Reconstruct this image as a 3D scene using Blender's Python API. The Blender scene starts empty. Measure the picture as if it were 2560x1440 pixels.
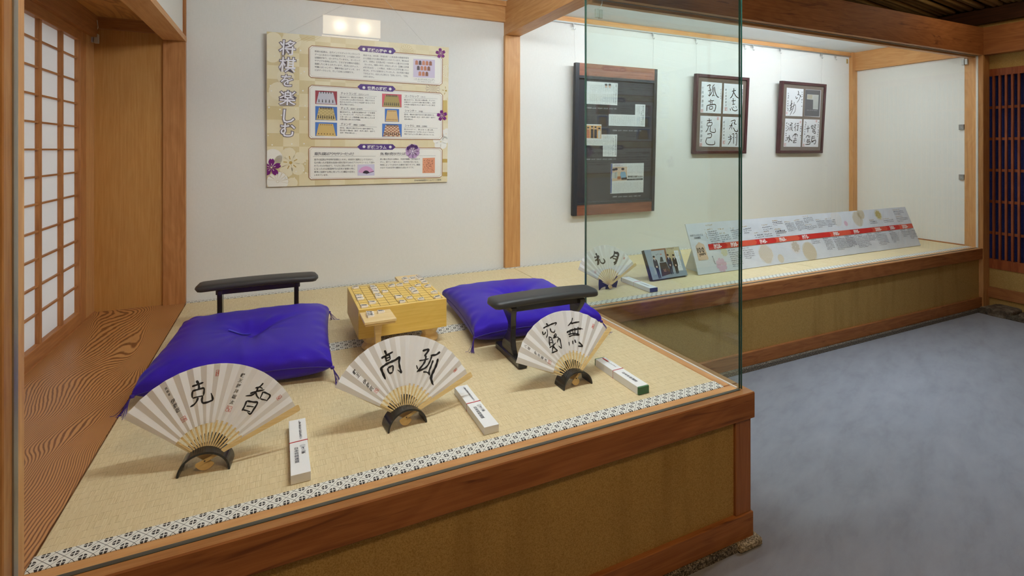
import bpy, math, random
import numpy as np
from mathutils import Vector, Matrix
random.seed(11)
sc = bpy.context.scene
COL = sc.collection
PI = math.pi

# ---------------------------------------------------------------- camera
FPX, YAW, V0, CAMZ = 1265.3, math.radians(24.80), 373.3, 1.30
cam = bpy.data.cameras.new('camera')
cam.sensor_width = 36.0
cam.lens = FPX / 2560 * 36
cam.shift_y = -(720 - V0) / 2560
cam.clip_start = 0.02
camo = bpy.data.objects.new('camera', cam)
camo.location = (0, 0, CAMZ)
camo.rotation_euler = (PI / 2, 0, -YAW)
COL.objects.link(camo)
sc.camera = camo

# ---------------------------------------------------------------- world, exposure
w = bpy.data.worlds.new('world'); sc.world = w; w.use_nodes = True
w.node_tree.nodes['Background'].inputs[0].default_value = (0.80, 0.86, 0.95, 1)
w.node_tree.nodes['Background'].inputs[1].default_value = 1.9
sc.view_settings.view_transform = 'Standard'
sc.view_settings.look = 'None'
sc.view_settings.exposure = 0.0
sc.view_settings.gamma = 1.0
sc.view_settings.use_curve_mapping = False
sc.cycles.transparent_max_bounces = 24   # many glass layers in a row
TUBE_MAIN, TUBE_RIGHT, LAMP_WALL, FILL_COOL, FILL_WARM = 196.0, 91.0, 6.5, 520.0, 60.0   # emission of tubes, wall lamp and the added corridor fill lamps

# ---------------------------------------------------------------- pixel -> point helpers (photo frame 2560x1440)
EX = np.array([math.cos(YAW), math.sin(YAW)]); EY = np.array([-math.sin(YAW), math.cos(YAW)])
def ray(u, v):
    c = np.array([(u - 1280) / FPX, 1.0]); return Vector((c @ EX, c @ EY, (V0 - v) / FPX))
CAMP = Vector((0, 0, CAMZ))
def gz(u, v, z):
    r = ray(u, v); return CAMP + r * ((z - CAMZ) / r.z)
def gy(u, v, y):
    r = ray(u, v); return CAMP + r * (y / r.y)
def gx(u, v, x):
    r = ray(u, v); return CAMP + r * (x / r.x)
def crop(ox, oy, s):
    return lambda x, y: (ox + x / s, oy + y / s)

# ---------------------------------------------------------------- colour and material helpers
def L(r, g=None, b=None):
    if g is None: r, g, b = r
    f = lambda c: (c / 255 / 12.92) if c / 255 <= 0.04045 else ((c / 255 + 0.055) / 1.055) ** 2.4
    return (f(r), f(g), f(b), 1.0)

class M:
    def __init__(s, name):
        s.m = bpy.data.materials.new(name); s.m.use_nodes = True
        s.t = s.m.node_tree; s.n = s.t.nodes; s.n.clear()
        s.out = s.n.new('ShaderNodeOutputMaterial')
    def link(s, a, b): s.t.links.new(a, b)
    def put(s, sock, v):
        if isinstance(v, bpy.types.NodeSocket): s.link(v, sock)
        elif v is not None: sock.default_value = v
    def coord(s, kind='Object'): return s.n.new('ShaderNodeTexCoord').outputs[kind]
    def xyz(s, v=None):
        q = s.n.new('ShaderNodeSeparateXYZ'); s.link(v or s.coord(), q.inputs[0]); return q.outputs
    def vec(s, x=0.0, y=0.0, z=0.0):
        q = s.n.new('ShaderNodeCombineXYZ')
        for i, k in enumerate((x, y, z)): s.put(q.inputs[i], k)
        return q.outputs[0]
    def ma(s, op, a, b=None, c=None, clamp=False):
        q = s.n.new('ShaderNodeMath'); q.operation = op; q.use_clamp = clamp
        s.put(q.inputs[0], a)
        if b is not None: s.put(q.inputs[1], b)
        if c is not None: s.put(q.inputs[2], c)
        return q.outputs[0]
    def noise(s, v, scale=5.0, detail=2.0, rough=0.5, dist=0.0):
        q = s.n.new('ShaderNodeTexNoise'); s.put(q.inputs['Vector'], v)
        q.inputs['Scale'].default_value = scale; q.inputs['Detail'].default_value = detail
        q.inputs['Roughness'].default_value = rough; q.inputs['Distortion'].default_value = dist
        return q.outputs['Fac']
    def ramp(s, f, stops, interp='LINEAR'):
        q = s.n.new('ShaderNodeValToRGB'); s.put(q.inputs[0], f); e = q.color_ramp.elements
        q.color_ramp.interpolation = interp
        while len(e) < len(stops): e.new(0.5)
        for k, (p, c) in enumerate(stops): e[k].position = p; e[k].color = c
        return q.outputs[0]
    def mix(s, f, a, b):
        q = s.n.new('ShaderNodeMix'); q.data_type = 'RGBA'
        s.put(q.inputs[0], f); s.put(q.inputs[6], a); s.put(q.inputs[7], b); return q.outputs[2]
    def bump(s, h, strength=0.3, dist=0.002):
        q = s.n.new('ShaderNodeBump'); q.inputs['Strength'].default_value = strength
        q.inputs['Distance'].default_value = dist; s.link(h, q.inputs['Height']); return q.outputs[0]
    def bsdf(s, col, rough=0.6, normal=None, spec=None, metal=0.0, coat=0.0, sheen=0.0, **kw):
        q = s.n.new('ShaderNodeBsdfPrincipled')
        s.put(q.inputs['Base Color'], col); s.put(q.inputs['Roughness'], rough)
        q.inputs['Metallic'].default_value = metal
        if spec is not None: q.inputs['Specular IOR Level'].default_value = spec
        if coat: q.inputs['Coat Weight'].default_value = coat; q.inputs['Coat Roughness'].default_value = 0.08
        if sheen: q.inputs['Sheen Weight'].default_value = sheen; q.inputs['Sheen Roughness'].default_value = 0.4
        for k, v in kw.items(): s.put(q.inputs[k], v)
        if normal is not None: s.link(normal, q.inputs['Normal'])
        s.link(q.outputs[0], s.out.inputs[0]); return s.m

_flat = {}
def flat(r, g, b, rough=0.6, spec=0.3, metal=0.0, coat=0.0):
    k = (r, g, b, rough, spec, metal, coat)
    if k not in _flat:
        _flat[k] = M('paint_%d_%d_%d' % (r, g, b)).bsdf(L(r, g, b), rough, None, spec, metal, coat)
    return _flat[k]

def wood(name, light, dark, axis='X', fine=90.0, rough=0.45, coat=0.0, figure=0.5, streak=None):
    m = M(name); X, Y, Z = m.xyz()
    a, b, c = {'X': (X, Y, Z), 'Y': (Y, X, Z), 'Z': (Z, X, Y)}[axis]
    v = m.vec(m.ma('MULTIPLY', a, 0.045), b, c)
    n1 = m.noise(v, fine, 4, 0.6, 0.3)
    v2 = m.vec(m.ma('MULTIPLY', a, 0.22), b, c)
    n2 = m.noise(v2, 6.0, 3, 0.5, 1.2)
    ring = m.ma('SINE', m.ma('MULTIPLY', n2, 46.0))
    f = m.ma('ADD', m.ma('MULTIPLY', n1, 0.75), m.ma('MULTIPLY', m.ma('ADD', ring, 1.0), 0.10 * figure))
    col = m.ramp(f, [(0.28, L(dark)), (0.62, L(light))])
    if streak:
        n3 = m.noise(m.vec(m.ma('MULTIPLY', a, 0.12), b, c), 16.0, 3, 0.6, 2.0)
        col = m.mix(m.ramp(n3, [(0.60, (0, 0, 0, 1)), (0.72, (1, 1, 1, 1))]), col, L(streak))
    return m.bsdf(col, rough, m.bump(n1, 0.12, 0.001), 0.35, coat=coat)

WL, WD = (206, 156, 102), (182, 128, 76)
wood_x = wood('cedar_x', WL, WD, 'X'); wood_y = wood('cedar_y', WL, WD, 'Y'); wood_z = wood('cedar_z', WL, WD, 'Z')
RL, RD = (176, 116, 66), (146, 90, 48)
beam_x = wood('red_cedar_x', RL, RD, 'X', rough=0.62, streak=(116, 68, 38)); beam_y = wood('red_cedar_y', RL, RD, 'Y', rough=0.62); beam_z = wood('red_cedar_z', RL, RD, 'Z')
dark_y = wood('old_beam_y', (78, 44, 24), (48, 26, 14), 'Y')
lattice_wood = wood('lattice_wood', (166, 92, 52), (128, 62, 32), 'Z')
panel_wood = wood('panel_wood', (200, 150, 88), (180, 128, 68), 'Z', 130.0, figure=0.2)
shoji_wood = wood('shoji_wood', (188, 130, 78), (156, 98, 54), 'Z', 140.0)
shoji_wood_y = wood('shoji_wood_y', (188, 130, 78), (156, 98, 54), 'Y', 140.0)

def plank_material():
    m = M('plank_keyaki'); X, Y, Z = m.xyz()
    v = m.vec(m.ma('MULTIPLY', X, 1.0), m.ma('MULTIPLY', Y, 0.30), Z)
    n = m.noise(v, 2.6, 2, 0.45, 0.4)
    wig = m.noise(m.vec(X, m.ma('MULTIPLY', Y, 0.8), 3.0), 22.0, 2, 0.5)
    ph = m.ma('ADD', m.ma('MULTIPLY', n, 620.0), m.ma('ADD', m.ma('MULTIPLY', X, 930.0), m.ma('MULTIPLY', wig, 5.0)))
    s = m.ma('MULTIPLY_ADD', m.ma('SINE', ph), 0.5, 0.5)
    col = m.ramp(s, [(0.16, L(128, 78, 40)), (0.58, L(192, 138, 84))])
    return m.bsdf(col, 0.32, m.bump(s, 0.08, 0.001), 0.45)
plank_mat = plank_material()

def tatami_material():
    m = M('tatami_straw'); X, Y, Z = m.xyz()
    row = m.ma('DIVIDE', Y, 0.0245)
    rid = m.ma('FLOOR', row); rf = m.ma('FRACT', row)
    reed = m.noise(m.vec(m.ma('MULTIPLY', X, 620.0), m.ma('MULTIPLY', rid, 7.31), m.ma('MULTIPLY', rf, 0.25)), 1.0, 3, 0.75)
    blot = m.noise(m.vec(m.ma('MULTIPLY', X, 60.0), m.ma('MULTIPLY', rid, 1.7), 0.0), 1.0, 2)
    f = m.ma('ADD', m.ma('MULTIPLY', reed, 0.92), m.ma('MULTIPLY', blot, 0.08))
    col = m.ramp(f, [(0.24, L(150, 122, 80)), (0.38, L(206, 184, 140)), (0.70, L(232, 215, 176))])
    edge = m.ma('LESS_THAN', rf, 0.055)
    dash = m.ma('GREATER_THAN', m.noise(m.vec(m.ma('MULTIPLY', X, 120.0), m.ma('MULTIPLY', rid, 3.7), 0.0), 1.0, 2), 0.47)
    col = m.mix(m.ma('MULTIPLY', m.ma('MULTIPLY', edge, dash), 0.42), col, L(120, 92, 52))
    h = m.ma('SUBTRACT', f, m.ma('MULTIPLY', edge, 0.4))
    return m.bsdf(col, 0.55, m.bump(h, 0.35, 0.0012), 0.3)
tatami_mat = tatami_material()

def heri_material():
    """white cloth border: diamond lattice with a quartered dark disc in each diamond (local x along, y across)"""
    m = M('heri_cloth'); X, Y, Z = m.xyz()
    s_ = m.ma('DIVIDE', X, 0.0332); t_ = m.ma('DIVIDE', Y, 0.0332)
    def cell(off):
        a = m.ma('SUBTRACT', m.ma('FRACT', m.ma('ADD', s_, off)), 0.5)
        b = m.ma('SUBTRACT', m.ma('FRACT', m.ma('ADD', t_, off)), 0.5)
        rr = m.ma('ADD', m.ma('POWER', m.ma('MULTIPLY', a, 1.0), 2.0), m.ma('POWER', b, 2.0))
        disc = m.ma('LESS_THAN', rr, 0.046)
        arm = m.ma('LESS_THAN', m.ma('MINIMUM', m.ma('ABSOLUTE', a), m.ma('ABSOLUTE', b)), 0.030)
        return m.ma('MULTIPLY', disc, m.ma('SUBTRACT', 1.0, arm))
    dots = m.ma('MAXIMUM', cell(0.0), cell(0.5))
    l1 = m.ma('ABSOLUTE', m.ma('SUBTRACT', m.ma('FRACT', m.ma('ADD', s_, t_)), 0.5))
    l2 = m.ma('ABSOLUTE', m.ma('SUBTRACT', m.ma('FRACT', m.ma('SUBTRACT', s_, t_)), 0.5))
    line = m.ma('LESS_THAN', m.ma('MINIMUM', l1, l2), 0.020)
    ink = m.ma('MAXIMUM', dots, line)
    return m.bsdf(m.mix(ink, L(226, 224, 216), L(52, 48, 46)), 0.75, None, 0.2)
heri_mat = heri_material()

def wall_material(name, base, warm=0.0):
    m = M(name); X, Y, Z = m.xyz(); o = m.coord()
    n = m.noise(m.vec(m.ma('MULTIPLY', X, 1.0), Y, m.ma('MULTIPLY', Z, 0.12)), 420.0, 2)
    n2 = m.noise(m.vec(m.ma('MULTIPLY', X, 0.12), m.ma('MULTIPLY', Y, 0.12), Z), 420.0, 2)
    f = m.ma('ADD', m.ma('MULTIPLY', n, 0.5), m.ma('MULTIPLY', n2, 0.5))
    r, g, b = base
    col = m.ramp(f, [(0.35, L(r - 4, g - 4, b - 5)), (0.65, L(r + 2, g + 2, b + 2))])
    return m.bsdf(col, 0.85, m.bump(f, 0.25, 0.001), 0.2)
cloth_wall = wall_material('cloth_wallpaper', (226, 224, 218))
white_wall = wall_material('white_wallpaper', (228, 226, 218))
ceil_mat = flat(228, 232, 234, 0.9, 0.1)

def plaster(name, base):
    m = M(name); o = m.coord(); X, Y, Z = m.xyz(o)
    n = m.noise(o, 330.0, 3, 0.7); st = m.noise(m.vec(m.ma('MULTIPLY', X, 9.0), m.ma('MULTIPLY', Y, 9.0), m.ma('MULTIPLY', Z, 0.8)), 1.0, 3, 0.6)
    r, g, b = base
    col = m.ramp(n, [(0.3, L(r - 40, g - 40, b - 34)), (0.6, L(r, g, b))])
    col = m.mix(m.ramp(st, [(0.52, (0, 0, 0, 1)), (0.75, (.35, .35, .35, 1))]), col, L(r - 70, g - 72, b - 60))
    return m.bsdf(col, 0.95, m.bump(n, 0.4, 0.002), 0.1)
ochre = plaster('ochre_plaster', (190, 158, 98))

def carpet_material():
    m = M('carpet_pile'); o = m.coord(); X, Y, Z = m.xyz(o)
    rot = m.vec(m.ma('ADD', m.ma('MULTIPLY', X, 1.6), m.ma('MULTIPLY', Y, 1.2)), m.ma('SUBTRACT', m.ma('MULTIPLY', Y, 5.0), m.ma('MULTIPLY', X, 2.0)), 0.0)
    n1 = m.noise(rot, 2.2, 6, 0.66, 0.2); n2 = m.noise(o, 900.0, 2)
    f = m.ma('ADD', m.ma('MULTIPLY', n1, 0.75), m.ma('MULTIPLY', n2, 0.25))
    col = m.ramp(f, [(0.30, L(132, 134, 144)), (0.5, L(147, 150, 160)), (0.72, L(156, 159, 169))])
    return m.bsdf(col, 0.95, m.bump(n2, 0.5, 0.003), 0.05, sheen=0.25)
carpet_mat = carpet_material()

def stone_material(name, a, b, c, scale):
    m = M(name); o = m.coord(); n = m.noise(o, scale, 3, 0.75)
    col = m.ramp(n, [(0.36, L(a)), (0.5, L(b)), (0.64, L(c))])
    return m.bsdf(col, 0.8, m.bump(n, 0.5, 0.003), 0.3)
granite = stone_material('washed_gravel', (34, 32, 30), (96, 90, 82), (176, 166, 150), 190.0)
pale_granite = stone_material('pale_granite', (70, 62, 52), (150, 138, 116), (206, 194, 170), 150.0)
field_stone = stone_material('field_stone', (66, 54, 44), (104, 90, 74), (132, 120, 104), 14.0)

def glass_material(name, tint, f0=0.038):
    m = M(name)
    lw = m.n.new('ShaderNodeLayerWeight'); lw.inputs[0].default_value = 0.5
    fac = m.ma('MULTIPLY_ADD', m.ma('POWER', lw.outputs['Facing'], 5.0), 0.90, f0)
    tr = m.n.new('ShaderNodeBsdfTransparent'); tr.inputs[0].default_value = tint
    gl = m.n.new('ShaderNodeBsdfGlossy'); gl.inputs['Roughness'].default_value = 0.0
    mx = m.n.new('ShaderNodeMixShader'); m.link(fac, mx.inputs[0]); m.link(tr.outputs[0], mx.inputs[1]); m.link(gl.outputs[0], mx.inputs[2])
    m.link(mx.outputs[0], m.out.inputs[0]); return m.m
glass_clear = glass_material('float_glass', (0.985, 0.992, 0.988, 1))
glass_green = glass_material('tinted_float_glass', (0.925, 0.972, 0.945, 1), 0.055)
glaze = glass_material('picture_glazing', (0.99, 0.99, 0.99, 1))
glass_edge = M('glass_edge').bsdf(L(40, 82, 72), 0.12, None, 0.7)

def emit(name, col, strength):
    m = M(name); e = m.n.new('ShaderNodeEmission'); e.inputs[0].default_value = col; e.inputs[1].default_value = strength
    m.link(e.outputs[0], m.out.inputs[0]); return m.m

def satin():
    m = M('purple_satin'); o = m.coord()
    n = m.noise(o, 700.0, 2)
    return m.bsdf(m.ramp(n, [(0.3, L(46, 23, 148)), (0.7, L(52, 27, 160))]), 0.43, None, 0.32, **{'Specular Tint': L(130, 100, 255)})
satin_mat = satin()
thread_mat = flat(58, 30, 130, 0.6)
lacquer = flat(16, 15, 15, 0.22, 0.5)
pad_mat = M('black_leather')
_n = pad_mat.noise(pad_mat.coord(), 320.0, 3)
pad_mat = pad_mat.bsdf(L(46, 46, 46), 0.46, pad_mat.bump(_n, 0.15, 0.001), 0.45)
kaya = wood('kaya_board', (236, 202, 112), (220, 180, 84), 'X', 120.0, 0.35, figure=0.3)
koma_wood = wood('pale_boxwood', (238, 212, 160), (222, 190, 132), 'X', 120.0, 0.4, figure=0.2)
koma_piece = wood('piece_maple', (248, 243, 236), (238, 228, 214), 'X', 200.0, 0.4, figure=0.2)
bamboo = wood('fan_bamboo', (238, 212, 156), (220, 188, 126), 'X', 300.0, 0.35, figure=0.2)
bamboo_pale = wood('fan_bamboo_pale', (244, 234, 206), (230, 214, 176), 'X', 300.0, 0.4, figure=0.2)
def thin_paper(name, col, trans):
    m = M(name); a = m.n.new('ShaderNodeBsdfDiffuse'); b = m.n.new('ShaderNodeBsdfTranslucent'); x = m.n.new('ShaderNodeMixShader')
    a.inputs[0].default_value = col; b.inputs[0].default_value = col; x.inputs[0].default_value = trans
    m.link(a.outputs[0], x.inputs[1]); m.link(b.outputs[0], x.inputs[2]); m.link(x.outputs[0], m.out.inputs[0]); return m.m
paper = thin_paper('fan_paper', L(253, 253, 254), 0.48)
card_white = flat(236, 236, 236, 0.5, 0.3)
ink = flat(30, 28, 28, 0.6, 0.2)
seal_red = flat(206, 92, 78, 0.7, 0.2)
steel = flat(178, 178, 176, 0.3, 0.5, 1.0)
alu = flat(150, 148, 142, 0.4, 0.5, 0.6)

# ---------------------------------------------------------------- mesh helpers
class MB:
    def __init__(s): s.v = []; s.f = []; s.mi = []; s.mats = []
    def mid(s, mat):
        if mat is None: return 0
        if mat not in s.mats: s.mats.append(mat)
        return s.mats.index(mat)
    def add(s, vs, fs, mat=None):
        k = len(s.v); i = s.mid(mat); s.v += [tuple(v) for v in vs]; s.f += [tuple(j + k for j in f) for f in fs]; s.mi += [i] * len(fs); return s
    def box(s, x0, x1, y0, y1, z0, z1, mat=None):
        return s.add([(x0, y0, z0), (x1, y0, z0), (x1, y1, z0), (x0, y1, z0), (x0, y0, z1), (x1, y0, z1), (x1, y1, z1), (x0, y1, z1)],
                     [(3, 2, 1, 0), (4, 5, 6, 7), (0, 1, 5, 4), (1, 2, 6, 5), (2, 3, 7, 6), (3, 0, 4, 7)], mat)
    def prism(s, poly, a, b, axis='z', mat=None):
        """poly: 2-D loop, extruded from a to b along axis"""
        f = {'z': lambda p, t: (p[0], p[1], t), 'y': lambda p, t: (p[0], t, p[1]), 'x': lambda p, t: (t, p[0], p[1])}[axis]
        n = len(poly); vs = [f(p, a) for p in poly] + [f(p, b) for p in poly]
        fs = [tuple(range(n - 1, -1, -1)), tuple(range(n, 2 * n))] + [(i, (i + 1) % n, n + (i + 1) % n, n + i) for i in range(n)]
        return s.add(vs, fs, mat)
    def tube(s, path, r, n=8, mat=None, closed=False):
        P = [Vector(p) for p in path]; m = len(P); rs = r if isinstance(r, (list, tuple)) else [r] * m
        vs = []; up = Vector((0, 0, 1))
        for i, p in enumerate(P):
            d = (P[min(i + 1, m - 1)] - P[max(i - 1, 0)]).normalized()
            if closed: d = (P[(i + 1) % m] - P[i - 1]).normalized()
            a = d.cross(up)
            if a.length < 1e-3: a = d.cross(Vector((1, 0, 0)))
            a.normalize(); b = a.cross(d)
            for k in range(n):
                t = 2 * PI * k / n; vs.append(p + (a * math.cos(t) + b * math.sin(t)) * rs[i])
        fs = []
        for i in range(m - 1 + (1 if closed else 0)):
            j = (i + 1) % m
            for k in range(n): fs.append((i * n + k, i * n + (k + 1) % n, j * n + (k + 1) % n, j * n + k))
        if not closed: fs += [tuple(range(n - 1, -1, -1)), tuple(range((m - 1) * n, m * n))]
        return s.add(vs, fs, mat)
    def lathe(s, prof, n=16, c=(0, 0, 0), mat=None, caps=True):
        vs = []; fs = []
        for (r, z) in prof:
            for k in range(n): t = 2 * PI * k / n; vs.append((c[0] + r * math.cos(t), c[1] + r * math.sin(t), c[2] + z))
        m = len(prof)
        for i in range(m - 1):
            for k in range(n): fs.append((i * n + k, i * n + (k + 1) % n, (i + 1) * n + (k + 1) % n, (i + 1) * n + k))
        if caps: fs += [tuple(range(n - 1, -1, -1)), tuple(range((m - 1) * n, m * n))]
        return s.add(vs, fs, mat)
    def build(s, name, mat=None, parent=None, loc=None, smooth=False, bevel=0.0, seg=1, solid=0.0):
        me = bpy.data.meshes.new(name); me.from_pydata(s.v, [], s.f)
        if s.mats:
            for q in s.mats: me.materials.append(q)
            me.polygons.foreach_set('material_index', s.mi)
        elif mat is not None: me.materials.append(mat)
        if smooth: me.polygons.foreach_set('use_smooth', [True] * len(me.polygons))
        me.update()
        o = bpy.data.objects.new(name, me); COL.objects.link(o)
        if parent is not None: o.parent = parent
        if loc is not None: o.location = loc
        if solid:
            q = o.modifiers.new('solid', 'SOLIDIFY'); q.thickness = solid; q.offset = 0
        if bevel:
            q = o.modifiers.new('bevel', 'BEVEL'); q.width = bevel; q.segments = seg; q.limit_method = 'ANGLE'; q.angle_limit = math.radians(35)
        return o
def tag(o, label=None, cat=None, group=None, kind=None):
    if label: o['label'] = label
    if cat: o['category'] = cat
    if group: o['group'] = group
    if kind: o['kind'] = kind
    return o
def empty(name, loc=(0, 0, 0), rz=0.0, label=None, cat=None, group=None, kind=None, matrix=None):
    o = bpy.data.objects.new(name, None); COL.objects.link(o); o.empty_display_size = 0.05
    if matrix is not None: o.matrix_world = matrix
    else: o.location = loc; o.rotation_euler = (0, 0, rz)
    return tag(o, label, cat, group, kind)
def struct(o, label): return tag(o, label, o.name.split('_')[0], None, 'structure')
def bx(name, x0, x1, y0, y1, z0, z1, mat, parent=None, bevel=0.0, seg=1):
    """box whose mesh is in world axes (origin 0) so that object textures run on from piece to piece"""
    return MB().box(x0, x1, y0, y1, z0, z1).build(name, mat, parent, None, False, bevel, seg)
def copy_tree(o, parent=None):
    c = o.copy(); COL.objects.link(c)
    if parent is not None: c.parent = parent
    for ch in list(o.children): copy_tree(ch, c)
    return c

# ---------------------------------------------------------------- glyphs and flat print
_fc = bpy.data.curves.new('glyph', 'FONT'); _fc.size = 1.0; _fc.resolution_u = 2
_fo = bpy.data.objects.new('glyph', _fc); _gc = {}
def glyph(ch, bold=0.0):
    k = (ch, bold)
    if k not in _gc:
        _fc.offset = bold; _fc.body = ch; me = _fo.to_mesh()
        vs = [(v.co.x, v.co.y) for v in me.vertices]; fs = [tuple(p.vertices) for p in me.polygons]
        _fo.to_mesh_clear()
        half = ord(ch) < 0x250
        if vs and half:
            x0 = min(v[0] for v in vs); x1 = max(v[0] for v in vs); vs = [(v[0] - x0 + 0.05, v[1]) for v in vs]; adv = x1 - x0 + 0.10
        else: adv = 0.3 if half else 1.0
        _gc[k] = (vs, fs, adv)
    return _gc[k]
def homography(src, dst):
    A = []; b = []
    for (x, y), (X, Y) in zip(src, dst):
        A += [[x, y, 1, 0, 0, 0, -X * x, -X * y], [0, 0, 0, x, y, 1, -Y * x, -Y * y]]; b += [X, Y]
    h = np.linalg.solve(np.array(A, float), np.array(b, float))
    def f(x, y):
        q = h[6] * x + h[7] * y + 1
        return ((h[0] * x + h[1] * y + h[2]) / q, (h[3] * x + h[4] * y + h[5]) / q)
    return f
class Art:
    """flat print on a board: shapes given in picture points, mapped to the board's own metres (x right, y up), laid in thin layers"""
    def __init__(s, parent, fmap, z0=0.0, clip=None): s.p = parent; s.f = fmap; s.z0 = z0; s.parts = {}; s.clip = clip
    def cut(s, q):
        if not s.clip: return q
        x0, y0, x1, y1 = s.clip
        for ax, lim, sg in ((0, x0, 1), (0, x1, -1), (1, y0, 1), (1, y1, -1)):
            o = []
            for i in range(len(q)):
                a, b = q[i - 1], q[i]; da, db = (a[ax] - lim) * sg, (b[ax] - lim) * sg
                if (da >= 0) != (db >= 0):
                    t = da / (da - db); o.append((a[0] + (b[0] - a[0]) * t, a[1] + (b[1] - a[1]) * t))
                if db >= 0: o.append(tuple(b))
            q = o
            if len(q) < 3: return []
        return q
    def mb(s, part): return s.parts.setdefault(part, MB())
    def z(s, layer): return s.z0 + 0.0004 * layer
    def poly(s, part, pts, mat, layer=1):
        q = [s.f(*p) for p in pts]
        ar = sum(q[i][0] * q[(i + 1) % len(q)][1] - q[(i + 1) % len(q)][0] * q[i][1] for i in range(len(q)))
        if ar < 0: q = q[::-1]
        s.local_poly(part, q, mat, layer)
    def rect(s, part, x0, y0, x1, y1, mat, layer=1): s.poly(part, [(x0, y0), (x1, y0), (x1, y1), (x0, y1)], mat, layer)
    def local_poly(s, part, q, mat, layer=1):
        q = s.cut([tuple(v) for v in q])
        if q: s.mb(part).add([(a, b, s.z(layer)) for a, b in q], [tuple(range(len(q)))], mat)
    def line(s, part, pts, width, mat, layer=1, closed=False):
        q = [Vector(s.f(*p)) for p in pts]; s.lline(part, q, width, mat, layer, closed)
    def lline(s, part, q, width, mat, layer=1, closed=False):
        if s.clip and any(not (s.clip[0] < v.x < s.clip[2] and s.clip[1] < v.y < s.clip[3]) for v in q): return
        n = len(q); vs = []
        for i in range(n):
            a = q[i - 1] if (i > 0 or closed) else q[i]; b = q[(i + 1) % n] if (i < n - 1 or closed) else q[i]
            d = (b - a); d.normalize(); w_ = width[i] if isinstance(width, (list, tuple)) else width
            nrm = Vector((-d.y, d.x)) * w_ / 2
            vs += [(q[i].x + nrm.x, q[i].y + nrm.y, s.z(layer)), (q[i].x - nrm.x, q[i].y - nrm.y, s.z(layer))]
        fs = [(2 * i + 1, 2 * ((i + 1) % n) + 1, 2 * ((i + 1) % n), 2 * i) for i in range(n - 1 + (1 if closed else 0))]
        s.mb(part).add(vs, fs, mat)
    def disc(s, part, cx, cy, rx, mat, layer=1, n=20, ry=None, rot=0.0):
        """cx,cy in picture points; radii in metres"""
        c = s.f(cx, cy); ry = ry or rx
        s.local_poly(part, [(c[0] + rx * math.cos(t) * math.cos(rot) - ry * math.sin(t) * math.sin(rot), c[1] + rx * math.cos(t) * math.sin(rot) + ry * math.sin(t) * math.cos(rot)) for t in [2 * PI * k / n for k in range(n)]], mat, layer)
    def text(s, part, x, y, txt, size, mat, layer=2, to=None, vertical=False, bold=0.0, sx=1.0, skew=0.0, gap=None):
        """first glyph's lower-left (horizontal) or upper-left (vertical) at picture point; 'to' = end point fixes the advance"""
        p0 = Vector(s.f(x, y)); st = None
        mb = s.mb(part); n = len(txt); cur = 0.0
        if vertical:
            adv = (Vector(s.f(*to)) - p0) / n if to else Vector((0, -size * (gap or 1.05)))
            for i, ch in enumerate(txt):
                vs, fs, a = glyph(ch, bold); q = p0 + adv * i
                mb.add([(q.x + (vx * sx + skew * vy) * size, q.y + (vy - 0.88) * size, s.z(layer)) for vx, vy in vs], fs, mat)
        else:
            tot = sum(glyph(ch, bold)[2] for ch in txt) * size * sx
            k = 1.0; d = Vector((1, 0))
            if to:
                e = Vector(s.f(*to)) - p0; k = e.length / max(tot, 1e-6); d = e.normalized()
            nrm = Vector((-d.y, d.x))
            for ch in txt:
                vs, fs, a = glyph(ch, bold)
                for_v = [(p0 + d * ((cur + (vx * sx) * size) * 1.0 + skew * vy * size) + nrm * (vy * size)) for vx, vy in vs]
                mb.add([(q.x, q.y, s.z(layer)) for q in for_v], fs, mat)
                cur += a * size * sx * k
        return s
    def greek(s, part, p, q, size, mat, layer=2, fill=0.86):
        """a line of print too small to read: ragged marks from p to q"""
        a = Vector(s.f(*p)); b = Vector(s.f(*q)); d = b - a; ln = d.length; d.normalize(); nrm = Vector((-d.y, d.x)); t = 0.0; mb = s.mb(part)
        while t < ln:
            for k in range(3):
                w_ = size * random.uniform(0.15, 0.42); h0 = size * random.uniform(0, 0.5); h1 = h0 + size * random.uniform(0.2, 0.5)
                o = t + random.uniform(0, size * 0.5)
                if o + w_ > ln: continue
                c = [a + d * o + nrm * h0, a + d * (o + w_) + nrm * h0, a + d * (o + w_) + nrm * h1, a + d * o + nrm * h1]
                mb.add([(v.x, v.y, s.z(layer)) for v in c], [(0, 1, 2, 3)], mat)
            t += size * (1.0 if random.random() < fill else 1.9)
    def flower(s, part, cx, cy, R, mat, layer, core=None, petals=5, notch=0.12, rot=0.3, wid=0.62):
        c = Vector(s.f(cx, cy))
        for k in range(petals):
            a = rot + 2 * PI * k / petals; d = Vector((math.cos(a), math.sin(a))); n = Vector((-d.y, d.x))
            prof = [(0.06, 0), (0.35, wid * 0.36), (0.65, wid * 0.5), (0.9, wid * 0.36), (1.0, wid * 0.16), (1.0 - notch, 0), (1.0, -wid * 0.16), (0.9, -wid * 0.36), (0.65, -wid * 0.5), (0.35, -wid * 0.36)]
            s.local_poly(part, [tuple(c + d * (R * t) + n * (R * h)) for t, h in prof][::-1], mat, layer)
            if core: s.lline(part, [c + d * R * 0.22, c + d * R * 0.45], R * 0.06, core, layer + 1)
        if core: s.disc(part, cx, cy, R * 0.10, core, layer + 1, 10)
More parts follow.
